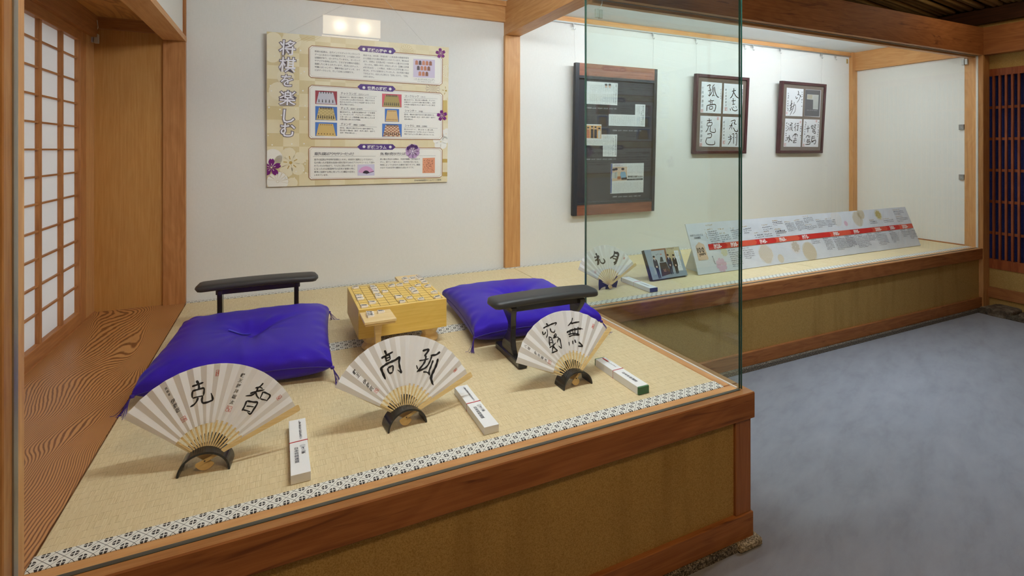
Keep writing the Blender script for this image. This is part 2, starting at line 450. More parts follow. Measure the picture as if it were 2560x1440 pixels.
    def chrys(s, part, cx, cy, R, mat, layer, n=14, w_=0.0012):
        c = Vector(s.f(cx, cy))
        for k in range(n):
            a = 2 * PI * k / n; h = PI / n * 0.92
            pts = [c + Vector((math.cos(a), math.sin(a))) * R * 0.16] + [c + Vector((math.cos(a + t), math.sin(a + t))) * r for t, r in ((-h, R * 0.86), (-h * 0.6, R * 0.97), (0, R), (h * 0.6, R * 0.97), (h, R * 0.86))]
            s.lline(part, pts, w_, mat, layer, True)
        pts = [c + Vector((math.cos(t), math.sin(t))) * R * 0.12 for t in [2 * PI * k / 12 for k in range(12)]]
        s.lline(part, pts, w_, mat, layer, True)
    def done(s):
        for k, mb in s.parts.items(): mb.build(k, None, s.p)
# ================================================================ THE SETTING
XL, XR, YF, YM, YB, ZT = -0.435, 1.365, 1.25, 2.165, 3.135, 0.50

struct(bx('floor', -2.3, 5.06, -2.0, 2.2, -0.03, 0.0, carpet_mat), 'blue grey patterned carpet of the corridor outside the display case')
struct(bx('wall_back', -0.9, 5.32, YB, YB + 0.08, 0.0, 3.1, cloth_wall), 'off-white cloth-papered back wall behind the whole display')
struct(bx('wall_rear', -2.3, 5.4, -2.08, -1.98, 0.0, 3.3, ochre), 'ochre plaster wall of the corridor opposite the display')
struct(bx('wall_far_left', -2.4, -2.3, -2.0, 1.25, 0.0, 3.3, ochre), 'ochre plaster end wall of the corridor')
struct(bx('wall_left_front', -2.3, -0.535, 1.195, 1.245, 0.0, 3.3, ochre), 'ochre plaster wall beside the wooden corner post of the case')
struct(bx('wall_above_case', -0.535, 1.44, 1.195, 1.245, 2.30, 3.2, ochre), 'ochre plaster wall above the projecting case')
struct(bx('wall_above_case_side', 1.392, 1.44, 1.245, 2.2, 2.30, 3.1, ochre), 'ochre plaster return wall above the projecting case')

# --- base of the platform
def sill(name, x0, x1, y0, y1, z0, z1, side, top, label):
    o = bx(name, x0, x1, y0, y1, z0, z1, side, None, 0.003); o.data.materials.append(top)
    for q in o.data.polygons: q.material_index = 1 if q.normal.z > 0.5 else 0  # top faces take a paler wood, lamp light on them put into colour
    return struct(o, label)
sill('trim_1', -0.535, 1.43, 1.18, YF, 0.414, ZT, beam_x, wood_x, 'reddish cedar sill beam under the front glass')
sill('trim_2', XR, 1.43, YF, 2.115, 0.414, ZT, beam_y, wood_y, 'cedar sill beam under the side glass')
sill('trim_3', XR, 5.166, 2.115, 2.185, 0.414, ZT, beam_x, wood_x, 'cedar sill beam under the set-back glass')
struct(bx('trim_4', 1.352, 1.421, 1.189, 1.262, 0.104, 0.414, beam_z, None, 0.002), 'short dark corner post between sill beam and plinth board')
struct(bx('trim_5', -0.535, 1.427, 1.184, 1.25, 0.024, 0.104, beam_x, None, 0.002), 'cedar plinth board along the front of the case')
struct(bx('trim_6', 1.362, 1.427, 1.25, 2.12, 0.024, 0.104, beam_y, None, 0.002), 'cedar plinth board along the side of the case')
struct(bx('trim_7', 1.427, 5.166, 2.12, 2.18, 0.024, 0.104, beam_x, None, 0.002), 'cedar plinth board under the set-back bay')
struct(bx('wall_platform_front', -0.535, 1.352, 1.199, 1.24, 0.104, 0.414, ochre), 'ochre plaster panel under the front sill beam')
struct(bx('wall_platform_side', 1.37, 1.412, 1.262, 2.12, 0.104, 0.414, ochre), 'ochre plaster panel under the side sill beam')
struct(bx('wall_platform_bay', 1.412, 5.15, 2.135, 2.175, 0.104, 0.414, ochre), 'ochre plaster panel under the set-back sill beam')
struct(bx('trim_8', -0.535, 1.345, 1.176, 1.24, 0.0, 0.024, granite), 'washed gravel footing strip along the front')
struct(bx('trim_9', 1.37, 1.436, 1.262, 2.10, 0.0, 0.024, granite), 'washed gravel footing strip along the side')
struct(bx('trim_10', 1.436, 5.13, 2.10, 2.17, 0.0, 0.024, granite), 'washed gravel footing strip under the set-back bay')
struct(bx('trim_11', 1.345, 1.447, 1.163, 1.262, 0.0, 0.026, pale_granite, None, 0.006), 'pale granite corner footing stone under the projecting corner')
struct(bx('trim_12', 5.135, 5.26, 2.085, 2.2, 0.0, 0.032, pale_granite, None, 0.008), 'pale granite footing stone under the far post')
pd = empty('floor_platform'); struct(pd, 'board deck under the mats')
bx('deck_board', -0.86, 1.362, 1.25, YB, 0.44, 0.468, ochre, pd); bx('deck_board', 1.362, 5.178, 2.185, YB, 0.44, 0.468, ochre, pd)

# --- posts and beams
lp = empty('trim_13'); struct(lp, 'cedar corner post at the left end of the front glass')
bx('post', -0.535, XL, 1.173, 1.255, 0.0, 2.32, wood_z, lp, 0.002)
bx('glazing_channel', XL - 0.001, XL + 0.0025, 1.205, 1.222, ZT, 2.06, alu, lp)
struct(bx('trim_14', -0.535, 1.45, 1.18, 1.262, 2.06, 2.32, beam_x), 'cedar head beam above the front glass')
struct(bx('trim_15', 1.387, 1.45, 1.262, 2.115, 2.06, 2.32, beam_y), 'cedar head beam above the side glass')
hb = empty('trim_16'); struct(hb, 'broad cedar head beam above the set-back glass')
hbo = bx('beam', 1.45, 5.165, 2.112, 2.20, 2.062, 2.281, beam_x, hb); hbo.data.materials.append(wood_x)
for q in hbo.data.polygons: q.material_index = 1 if q.normal.z < -0.5 else 0  # light on the underside painted in as a paler wood
bx('glazing_channel', 1.45, 5.165, 2.147, 2.155, 2.058, 2.064, alu, hb)
bx('lower_fillet', 1.45, 5.165, 2.166, 2.20, 2.046, 2.062, wood_x, hb)
struct(bx('trim_17', 1.387, 1.498, 2.2, YB, 2.07, 2.36, wood_y, None, 0.002), 'cedar cross beam between the two bays')
struct(bx('trim_18', 1.385, 1.498, 3.108, YB, ZT, 2.07, wood_z, None, 0.002), 'cedar post on the back wall between the two bays')
struct(bx('trim_19', -0.45, 1.387, 3.108, YB, 2.157, 2.258, wood_x), 'cedar picture beam across the back wall')
struct(bx('trim_20', -0.45, 1.387, 3.09, YB, 2.258, 2.292, wood_x), 'cedar cornice strip under the case ceiling')
struct(bx('ceiling_case', -0.46, 1.387, 1.262, YB, 2.292, 2.315, ceil_mat), 'white ceiling board of the projecting bay')
struct(bx('ceiling_bay', 1.498, 5.18, 2.2, YB, 2.25, 2.27, ceil_mat), 'pale ceiling board of the set-back bay')
struct(bx('trim_21', 1.498, 5.115, 3.117, YB, 2.214, 2.25, wood_x), 'cedar cornice strip along the set-back bay')
struct(bx('trim_22', 1.498, 5.11, 3.114, 3.126, 2.204, 2.214, steel), 'metal picture rail under the cornice')
struct(bx('trim_23', 5.108, 5.182, 3.10, YB, ZT, 2.25, wood_z), 'slim cedar post in the back corner of the set-back bay')
struct(bx('wall_right', 5.18, 5.26, 2.235, YB, 0.0, 2.27, white_wall), 'white papered end wall of the set-back bay')
struct(bx('trim_24', 5.145, 5.18, 2.2, 3.115, 2.07, 2.25, wood_y), 'cedar beam across the end wall of the set-back bay')
struct(bx('baseboard_right', 5.171, 5.18, 2.235, 3.12, ZT, 0.509, beam_y), 'thin dark skirting strip on the end wall')
fp = empty('trim_25'); struct(fp, 'cedar post at the far end of the set-back glass')
bx('post', 5.165, 5.262, 2.112, 2.236, 0.03, 2.281, wood_z, fp, 0.002)
bx('glazing_channel', 5.162, 5.166, 2.144, 2.158, ZT, 2.06, flat(226, 226, 220, 0.5), fp)
struct(bx('trim_26', 5.165, 5.25, -1.98, 2.112, 2.062, 2.281, beam_y), 'cedar beam along the corridor end wall')
struct(bx('trim_27', 5.20, 5.30, -1.98, 3.3, 2.325, 2.44, dark_y), 'dark old beam carrying the bamboo ceiling')
struct(bx('wall_end_upper', 5.265, 5.36, -1.98, 2.236, 1.952, 2.6, ochre), 'ochre plaster above the lattice door')
struct(bx('wall_end_lower', 5.265, 5.36, -1.98, 2.236, 0.0, 0.335, ochre), 'ochre plaster below the lattice door')
struct(bx('wall_end_side', 5.265, 5.36, -1.98, 0.80, 0.335, 1.952, ochre), 'ochre plaster beside the lattice door')
struct(bx('baseboard_end', 5.245, 5.30, -1.98, 2.236, 0.10, 0.185, beam_y), 'brown skirting board of the corridor end wall')

struct(bx('wall_attic', 5.30, 5.36, 2.2, 3.3, 2.2, 2.9, ochre), 'ochre plaster gable above the set-back bay')
struct(bx('wall_attic_back', -2.4, 5.36, 3.215, 3.29, 2.2, 3.4, ochre), 'ochre plaster wall above the back of the display')
# --- channels on the sills
struct(bx('trim_28', XL, 1.395, 1.2075, 1.2185, ZT, 0.5015, flat(92, 96, 90, .4, .5, .4)), 'metal glazing channel along the front sill')
struct(bx('trim_29', 1.392, 1.396, 1.222, 2.146, ZT, 0.504, flat(236, 236, 232, 0.5)), 'white glazing bead along the side sill')
struct(bx('trim_30', 1.405, 5.16, 2.1455, 2.1565, ZT, 0.5015, flat(92, 96, 90, .4, .5, .4)), 'metal glazing channel along the set-back sill')

# --- glass
def pane(name, x0, x1, y0, y1, z0, z1, gmat, flat_axis, label):
    mb = MB(); mb.box(x0, x1, y0, y1, z0, z1)
    o = mb.build(name, None); me = o.data; me.materials.append(gmat); me.materials.append(glass_edge)
    for p in me.polygons: p.material_index = 0 if abs(p.normal[flat_axis]) > 0.5 else 1
    return struct(o, label)
pane('window_1', XL - 0.004, 1.404, 1.2095, 1.2165, 0.497, 2.064, glass_clear, 1, 'large clear glass pane across the front of the case')
pane('window_2', 1.3965, 1.404, 1.2175, 2.1465, 0.497, 2.064, glass_green, 0, 'greenish glass pane closing the side of the case')
pane('window_3', 1.3975, 5.166, 2.1475, 2.1545, 0.497, 2.064, glass_clear, 1, 'long clear glass pane of the set-back bay')

# --- left alcove: plank, panel, lintel, shoji
struct(bx('floor_alcove', -0.815, XL - 0.002, 1.255, 3.122, 0.468, 0.4985, plank_mat), 'strongly grained wooden plank floor beside the mats')
struct(bx('trim_31', -0.87, -0.815, 1.255, 3.122, 0.44, 0.503, shoji_wood_y), 'shoji track strip at the edge of the plank floor')
struct(bx('wall_alcove', -0.90, -0.535, 3.122, YB, ZT - 0.03, 1.95, panel_wood), 'fine straight-grained wooden panel at the back of the alcove')
struct(bx('trim_32', -0.537, XL - 0.003, 3.106, YB, ZT - 0.03, 1.862, wood('alcove_post', (190, 134, 82), (160, 104, 58), 'Z'), None, 0.002), 'reddish cedar alcove post')
struct(bx('trim_33', -0.537, -0.437, 1.262, YB, 1.862, 1.89, wood_y), 'cedar lintel board over the alcove opening')
struct(bx('wall_over_lintel', -0.475, -0.452, 1.262, YB, 1.89, 2.295, cloth_wall), 'off-white papered wall above the alcove lintel')
struct(bx('trim_34', -0.462, -0.438, 3.117, YB, 1.89, 2.29, beam_z), 'thin vertical trim in the corner above the alcove lintel')
struct(bx('ceiling_alcove', -0.90, -0.46, 1.255, YB, 1.95, 1.97, wood('alcove_ceiling', (196, 142, 80), (150, 98, 48), 'Y', 30.0, figure=2.2)), 'flame-grained wooden ceiling of the alcove')
struct(bx('trim_35', -0.85, -0.535, 3.10, 3.122, 1.893, 1.95, beam_x), 'dark wooden cornice at the back of the alcove')
struct(bx('trim_36', -0.87, -0.80, 1.255, 3.10, 1.845, 1.95, beam_y), 'wooden head track above the shoji')
struct(bx('trim_37', -0.85, -0.822, 3.012, 3.122, ZT, 1.893, wood_z), 'slim jamb between shoji and alcove panel')
wl = empty('wall_left'); struct(wl, 'outer wall around the shoji window')
bx('wall_below', -0.98, -0.90, 1.25, 3.2, 0.0, 0.50, ochre, wl); bx('wall_above', -0.98, -0.90, 1.25, 3.2, 1.86, 3.1, ochre, wl)
sh = empty('window_4'); struct(sh, 'shoji screen with white paper panes in a brown wooden lattice')
paper_shoji = thin_paper('shoji_paper', L(236, 233, 230), 0.5)
ys = [1.22 + 0.0, 1.443, 1.66, 1.877, 2.094, 2.311, 2.528, 2.745, 2.966]
zs = [0.568 + 0.1045 * k for k in range(13)]
bx('stile', -0.85, -0.822, 2.933, 3.008, 0.503, 1.845, shoji_wood, sh, 0.0015)
bx('stile', -0.85, -0.822, 1.26, 1.30, 0.503, 1.845, shoji_wood, sh, 0.0015)
bx('bottom_rail', -0.85, -0.822, 1.30, 2.933, 0.503, 0.556, shoji_wood_y, sh, 0.0015)
bx('top_rail', -0.85, -0.822, 1.30, 2.933, 1.80, 1.845, shoji_wood_y, sh, 0.0015)
for y in ys[1:-1]: bx('upright', -0.843, -0.829, y - 0.011, y + 0.011, 0.556, 1.80, shoji_wood, sh)
for z in zs[1:-1]: bx('crossbar', -0.842, -0.832, 1.30, 2.935, z - 0.0035, z + 0.0035, shoji_wood_y, sh)
cuts = [1.30] + ys[1:-1] + [2.933]; zc = [0.556] + zs[1:-1] + [1.80]
for i in range(len(cuts) - 1):
    for j in range(len(zc) - 1):
        bx('pane', -0.8465, -0.8435, cuts[i] + 0.001, cuts[i + 1] - 0.001, zc[j] + 0.001, zc[j + 1] - 0.001, paper_shoji, sh)

# --- lattice door in the corridor end wall
ld = empty('door_1'); struct(ld, 'reddish lattice sliding door backed with dark blue cloth')
blue = plaster('indigo_cloth', (52, 60, 112))
bx('backing', 5.335, 5.345, 0.80, 2.236, 0.335, 1.952, blue, ld)
bx('top_rail', 5.265, 5.30, 0.80, 2.236, 1.895, 1.952, lattice_wood, ld)
bx('bottom_rail', 5.258, 5.30, 0.80, 2.236, 0.335, 0.41, lattice_wood, ld)
for k in range(36): 
    y = 2.205 - 0.0385 * k
    if y > 0.82: bx('lattice_bar', 5.268, 5.285, y - 0.007, y + 0.007, 0.41, 1.895, lattice_wood, ld)
for z in (0.62, 0.875, 1.13, 1.385, 1.64): bx('crossbar', 5.287, 5.298, 0.80, 2.236, z - 0.011, z + 0.011, lattice_wood, ld)

# --- field stones along the end wall
sb = empty('trim_38'); struct(sb, 'flat natural stones set along the corridor end wall')
yy = 2.09
rs = random.Random(4)
while yy > 0.4:
    wd = rs.uniform(0.16, 0.34); x0 = 5.06; n = 11
    pts = []
    for k in range(n):
        t = 2 * PI * k / n; rr = rs.uniform(0.88, 1.05)
        pts.append((5.17 + 0.118 * rr * (abs(math.cos(t)) ** 0.6) * (1 if math.cos(t) > 0 else -1), yy - wd / 2 + (wd / 2 - 0.006) * rr * (abs(math.sin(t)) ** 0.6) * (1 if math.sin(t) > 0 else -1)))
    MB().prism(pts, -0.01, rs.uniform(0.05, 0.095)).build('stone', field_stone, sb, None, False, 0.012, 2)
    yy -= wd
bx('mortar_bed', 5.06, 5.36, -1.98, 2.11, -0.03, 0.03, stone_material('mortar', (60, 52, 44), (84, 74, 62), (100, 90, 76), 60.0), sb)

# --- sloping bamboo ceiling of the corridor
cb = empty('ceiling_corridor'); struct(cb, 'sloping ceiling of closely laid brown bamboo poles')
bam = wood('roof_bamboo', (206, 178, 118), (168, 134, 80), 'X', 60.0, 0.4, figure=0.3)
zr = lambda x: 2.445 + 0.103 * (5.2 - x)
proto = None; pw = 0.037
for k in range(150):
    y = 3.27 - pw * k
    if y < -1.97: break
    if proto is None:
        xs = [-2.3 + 7.6 * i / 24 for i in range(25)]
        P = []; R = []
        for i, x in enumerate(xs):
            P.append((x, 0, zr(x) + 0.02)); R.append(0.0178 if i % 3 else 0.0190)
        mb = MB(); mb.tube(P, R, 10); proto = mb.build('bamboo_pole', bam, cb, (0, y, 0), True)
    else:
        o = proto.copy(); COL.objects.link(o); o.location = (random.uniform(-.15, .1), y, random.uniform(-.004, .004))
MB().add([(-2.4, -2.05, zr(-2.4) + 0.075), (5.4, -2.05, zr(5.4) + 0.075), (5.4, 3.35, zr(5.4) + 0.075), (-2.4, 3.35, zr(-2.4) + 0.075)], [(0, 1, 2, 3)]).build('sarking', flat(40, 30, 20, 0.9), cb, None, False, 0, 1, 0.02)

# ================================================================ LAMPS
def tube_fixture(name, x0, x1, y, z, strength, col, label):
    r = empty(name, ((x0 + x1) / 2, y, z), 0, label, 'light fixture')
    h = (x1 - x0) / 2
    MB().box(-h - 0.02, h + 0.02, -0.048, -0.024, -0.02, 0.04).build('housing', flat(230, 230, 228, 0.5), r)
    n = max(1, round(2 * h / 1.2)); seg = 2 * h / n
    tm = emit(name + '_glow', col, strength)
    for k in range(n):
        a = -h + seg * k + 0.02; b = a + seg - 0.04
        MB().tube([(a, 0, 0), (b, 0, 0)], 0.014, 12).build('tube', tm, r, None, True)
        for e in (a - 0.012, b): MB().box(e, e + 0.012, -0.026, 0.016, -0.016, 0.016).build('lamp_holder', flat(225, 225, 222, 0.5), r)
    return r
tube_fixture('tube_light', 0.34, 1.30, 1.345, 2.13, TUBE_MAIN, (0.86, 0.95, 1.0, 1), 'fluorescent tube fixture hidden behind the head beam of the projecting bay')
tube_fixture('tube_light', 1.62, 4.70, 2.25, 2.185, TUBE_RIGHT, (0.78, 0.91, 1.0, 1), 'row of fluorescent tubes hidden behind the head beam of the set-back bay')
def wall_lamp():
    r = empty('wall_lamp', (0.55, -1.98, 2.30), 0, 'box-shaped paper wall lamp with thin wooden edges, glowing warm on the corridor wall', 'lamp')
    hw, hh, d = 0.235, 0.085, 0.11
    lm = M('lamp_paper'); lX, lY, lZ = lm.xyz(); gl = None
    for bxp in (-0.095, 0.095):
        d2 = lm.ma('ADD', lm.ma('POWER', lm.ma('SUBTRACT', lX, bxp), 2.0), lm.ma('POWER', lZ, 2.0)); g_ = lm.ma('POWER', 2.718, lm.ma('DIVIDE', d2, -0.0022)); gl = g_ if gl is None else lm.ma('ADD', gl, g_)
    em = lm.n.new('ShaderNodeEmission'); em.inputs[0].default_value = (1.0, 0.80, 0.56, 1); lm.link(lm.ma('MULTIPLY_ADD', gl, LAMP_WALL * 2.2, LAMP_WALL), em.inputs[1]); lm.link(em.outputs[0], lm.out.inputs[0])
    MB().box(-hw + .008, hw - .008, 0.012, d - 0.004, -hh + .01, hh - .01).build('shade', lm.m, r)
    MB().box(-hw, hw, 0.0, 0.012, -hh, hh).build('back_plate', wood_x, r)
    for z in (-hh, hh - 0.009): MB().box(-hw, hw, d - 0.01, d, z, z + 0.009).build('edge_strip', wood_x, r)
    for x in (-hw, hw - 0.009): MB().box(x, x + 0.009, d - 0.01, d, -hh + .009, hh - .009).build('edge_strip', wood_z, r)
wall_lamp()
def lantern(x, y, z, R, col, strength, label):  # added fill lamp, out of view, brightening plaster, beams and bamboo
    r = empty('fill_lantern', (x, y, z), 0, label, 'lamp', None)
    prof = []
    for k in range(19):
        t = -PI / 2 + PI * k / 18; prof.append((max(.03, R * math.cos(t)) * (1.0 - .012 * (k % 2)), R * .86 * math.sin(t)))
    MB().lathe(prof, 28).build('paper_shade', emit('lantern_glow', col, strength), r, None, True)
    for s in (-1, 1): MB().lathe([(.028, -.008), (.036, -.008), (.036, .008), (.028, .008)], 16, (0, 0, s * R * .86)).build('rim', lacquer, r)
    MB().tube([(0, 0, R * .86), (0, 0, zr(x) - z + .02)], .004, 6).build('cord', lacquer, r)
def pendant(x, y, z, R, col, strength, label):  # added fill lamp, out of view, brightening the carpet; deep shade spares the beams
    r = empty('pendant_lamp', (x, y, z), 0, label, 'lamp')
    MB().lathe([(R, 0), (R + .004, 0), (R + .004, .135), (.02, .15), (.018, .146), (R, .131)], 32, caps=False).build('shade', lacquer, r, None, False)
    MB().lathe([(.001, .118), (R * .94, .1181), (R * .94, .122), (.001, .1221)], 32).build('diffuser', emit('fill_pendant_glow', col, strength), r)
    MB().tube([(0, 0, .14), (0, 0, max(.16, zr(x) - z + .02))], .004, 6).build('cord', lacquer, r)
pendant(3.05, 1.40, 2.46, .085, (0.76, 0.89, 1.0, 1), FILL_COOL, 'added unseen fill lamp in the corridor, a dark cylindrical pendant with a cool white disc')
lantern(4.55, 1.60, 2.47, .09, (1.0, 0.84, 0.62, 1), FILL_WARM * .26, 'added unseen fill lamp beside the lattice door, shaped as a small warm paper lantern')
lantern(0.45, -0.25, 2.50, .15, (1.0, 0.80, 0.52, 1), FILL_WARM, 'added unseen fill lamp before the projecting bay, shaped as a round warm paper lantern')
# ================================================================ TATAMI MATS
def tatami(x0, x1, y0, y1, borders, label):
    r = empty('tatami_mat', ((x0 + x1) / 2, (y0 + y1) / 2, 0.468), 0, label, 'mat', 'tatami mats on the platform')
    W, D = (x1 - x0) / 2 - 0.0015, (y1 - y0) / 2 - 0.0015
    MB().box(-W, W, -D, D, 0.0, 0.032).build('straw_surface', tatami_mat, r, None, False, 0.003, 2)
    bw = 0.0425
    for s in borders:
        yc = s * (D - bw / 2 + 0.0008)
        prof = [(-bw / 2, 0.006), (-bw / 2, 0.0310), (-bw / 2 + 0.004, 0.0326), (bw / 2, 0.0331), (bw / 2, 0.006)] if s < 0 else \
               [(-bw / 2, 0.006), (-bw / 2, 0.0331), (bw / 2 - 0.004, 0.0326), (bw / 2, 0.0310), (bw / 2, 0.006)]
        MB().prism(prof[::-1], -W - 0.001, W + 0.001, 'x').build('border', heri_mat, r, (0, yc, 0))
    return r
tatami(XL, XR, YF, YM, (-1, 1), 'tatami mat under the folding fans, along the front sill')
tatami(XL, 1.44, YM, YB, (-1, 1), 'tatami mat along the back wall under the purple cushions and game board')
tatami(1.44, 3.29, YM + 0.02, YB, (-1, 1), 'tatami mat of the set-back bay with the photo panel on it')
tatami(3.29, 5.178, YM + 0.02, YB, (-1, 1), 'tatami mat of the set-back bay running up to the white end wall')

# ================================================================ CUSHIONS
def tassel(mb, p, d, n, ln, droop, rnd):
    for k in range(n):
        a = Vector(p); dd = Vector(d).normalized(); side = Vector((-dd.y, dd.x, 0))
        sp = rnd.uniform(-0.35, 0.35); l_ = ln * rnd.uniform(0.7, 1.1)
        P = []
        for i in range(7):
            t = i / 6
            q = a + dd * (l_ * t * 0.55) + side * (l_ * sp * t * t) + Vector((0, 0, -droop * (t ** 1.4)))
            q.z = max(q.z, 0.0012 + 0.001 * (k % 3)); q += Vector((rnd.uniform(-1, 1), rnd.uniform(-1, 1), 0)) * 0.0018 * t
            P.append(q)
        mb.tube(P, 0.0007, 4)
def cushion(loc, rz, hx, hy, label, seed, tuft_dir, creases):
    rnd = random.Random(seed)
    r = empty('floor_cushion', loc, rz, label, 'cushion', 'purple floor cushions')
    N = 110; mid = 0.060; top = 0.064
    def outline(u, v):
        x = hx * u * (1 - 0.040 * (1 - v * v)); y = hy * v * (1 - 0.040 * (1 - u * u)); return x, y
    def hfun(u, v):
        e = max(0.0, (1 - abs(u) ** 4.0)) * max(0.0, (1 - abs(v) ** 4.0))
        return e ** 0.30
    ph = [rnd.uniform(0, 6.28) for _ in range(8)]
    def topz(u, v):
        x, y = outline(u, v); rho = math.hypot(x, y); t = math.atan2(y, x)
        h = hfun(u, v) * top * (1.0 + 0.10 * (1 - u * u) * (1 - v * v))
        h -= 0.030 * math.exp(-(rho / 0.060) ** 2) + 0.014 * math.exp(-(rho / 0.16) ** 2)
        for (ca, dep, wd, ln) in creases:
            a_ = x * math.cos(ca) + y * math.sin(ca); b_ = -x * math.sin(ca) + y * math.cos(ca)
            if a_ > 0: h -= dep * math.exp(-(b_ / (wd + .05 * a_)) ** 2) * min(1, a_ / .03) * math.exp(-(a_ / ln) ** 2)
        fold = math.sin(7 * t + ph[0]) * 0.5 + math.sin(13 * t + ph[1]) * 0.4
        h += 0.0026 * fold * math.exp(-((rho - 0.085) / 0.06) ** 2)
        ed = max(abs(u), abs(v))
        al_ = u if abs(v) > abs(u) else v
        h += 0.0024 * math.sin(17 * al_ + ph[3]) * math.sin(5 * al_ + ph[7]) * math.exp(-((ed - 0.90) / 0.09) ** 2)
        cr = min(abs(abs(u) - 1), 1) + min(abs(abs(v) - 1), 1)
        h += 0.004 * math.sin(8 * (abs(u) - abs(v)) * 3 + ph[4]) * math.exp(-(cr / 0.35) ** 2)
        h += 0.0055 * math.sin(2.3 * u + ph[5]) * math.sin(2.1 * v + ph[6]) * hfun(u, v)
        return mid + max(h, -0.01)
    vs = []; fs = []
    for sgn in (1, -1):
        b = len(vs)
        for j in range(N + 1):
            for i in range(N + 1):
                u = math.sin((i / N * 2 - 1) * PI / 2); v = math.sin((j / N * 2 - 1) * PI / 2)
                x, y = outline(u, v)
                z = topz(u, v) if sgn > 0 else max(0.0005, mid - hfun(u, v) * 0.066)
                if max(abs(u), abs(v)) > 0.9999: z = mid - 0.014 * (abs(u) * abs(v)) ** 4
                vs.append((x, y, z))
        for j in range(N):
            for i in range(N):
                q = (b + j * (N + 1) + i, b + j * (N + 1) + i + 1, b + (j + 1) * (N + 1) + i + 1, b + (j + 1) * (N + 1) + i)
                fs.append(q if sgn > 0 else q[::-1])
    MB().add(vs, fs).build('cover', satin_mat, r, None, True)
    P = []
    M_ = 40
    for k in range(4):
        for i in range(M_):
            s = math.sin((i / M_ * 2 - 1) * PI / 2)
            u, v = [(s, -1), (1, s), (-s, 1), (-1, -s)][k]
            x, y = outline(u, v); P.append((x * 1.002, y * 1.002, mid - 0.014 * (abs(u) * abs(v)) ** 4))
    MB().tube(P, 0.0016, 6, None, True).build('seam_piping', flat(44, 22, 118, 0.6), r, None, True)
    for sx in (-1, 1):
        for sy in (-1, 1):
            mb = MB(); p = (sx * hx * 1.0, sy * hy * 1.0, mid - 0.014)
            mb.lathe([(0.001, -0.006), (0.006, -0.004), (0.007, 0), (0.006, 0.004), (0.001, 0.006)], 10, p)
            tassel(mb, p, (sx * 0.6, sy * 0.8, 0), 14, 0.075, 0.06, rnd); mb.build('corner_tassel', thread_mat, r)
    mb = MB(); d = Vector((math.cos(tuft_dir), math.sin(tuft_dir), 0)); s_ = Vector((-d.y, d.x, 0))
    for k in range(12):
        sp = rnd.uniform(-0.12, 0.12); P = []
        for i in range(9):
            q = d * (0.078 * i / 8) + s_ * (sp * 0.05 * i / 8 + rnd.uniform(-0.001, 0.001))
            # lie on the cover
            u, v = q.x / hx, q.y / hy
            P.append((q.x, q.y, topz(u, v) + 0.004 + 0.0008 * (k % 4)))
        mb.tube(P, 0.0012, 4)
    mb.build('centre_tuft', flat(54, 40, 170, 0.5), r)
    return r
cushion((-0.095, 2.185, ZT), math.radians(-4), 0.288, 0.318, 'purple satin floor cushion lying beside the grained plank floor', 3, math.radians(172), [(math.radians(28), .013, .016, .17), (math.radians(-82), .011, .012, .20), (math.radians(-108), .006, .010, .16), (math.radians(-60), .005, .012, .2), (math.radians(160), .006, .03, .14)])
cushion((1.025, 2.18, ZT), math.radians(-5), 0.288, 0.308, 'purple satin floor cushion lying beside the green side glass', 8, math.radians(40), [(math.radians(165), .006, .04, .15), (math.radians(35), .012, .018, .16), (math.radians(-75), .008, .012, .22), (math.radians(-100), .007, .01, .2), (math.radians(-50), .006, .012, .22)])

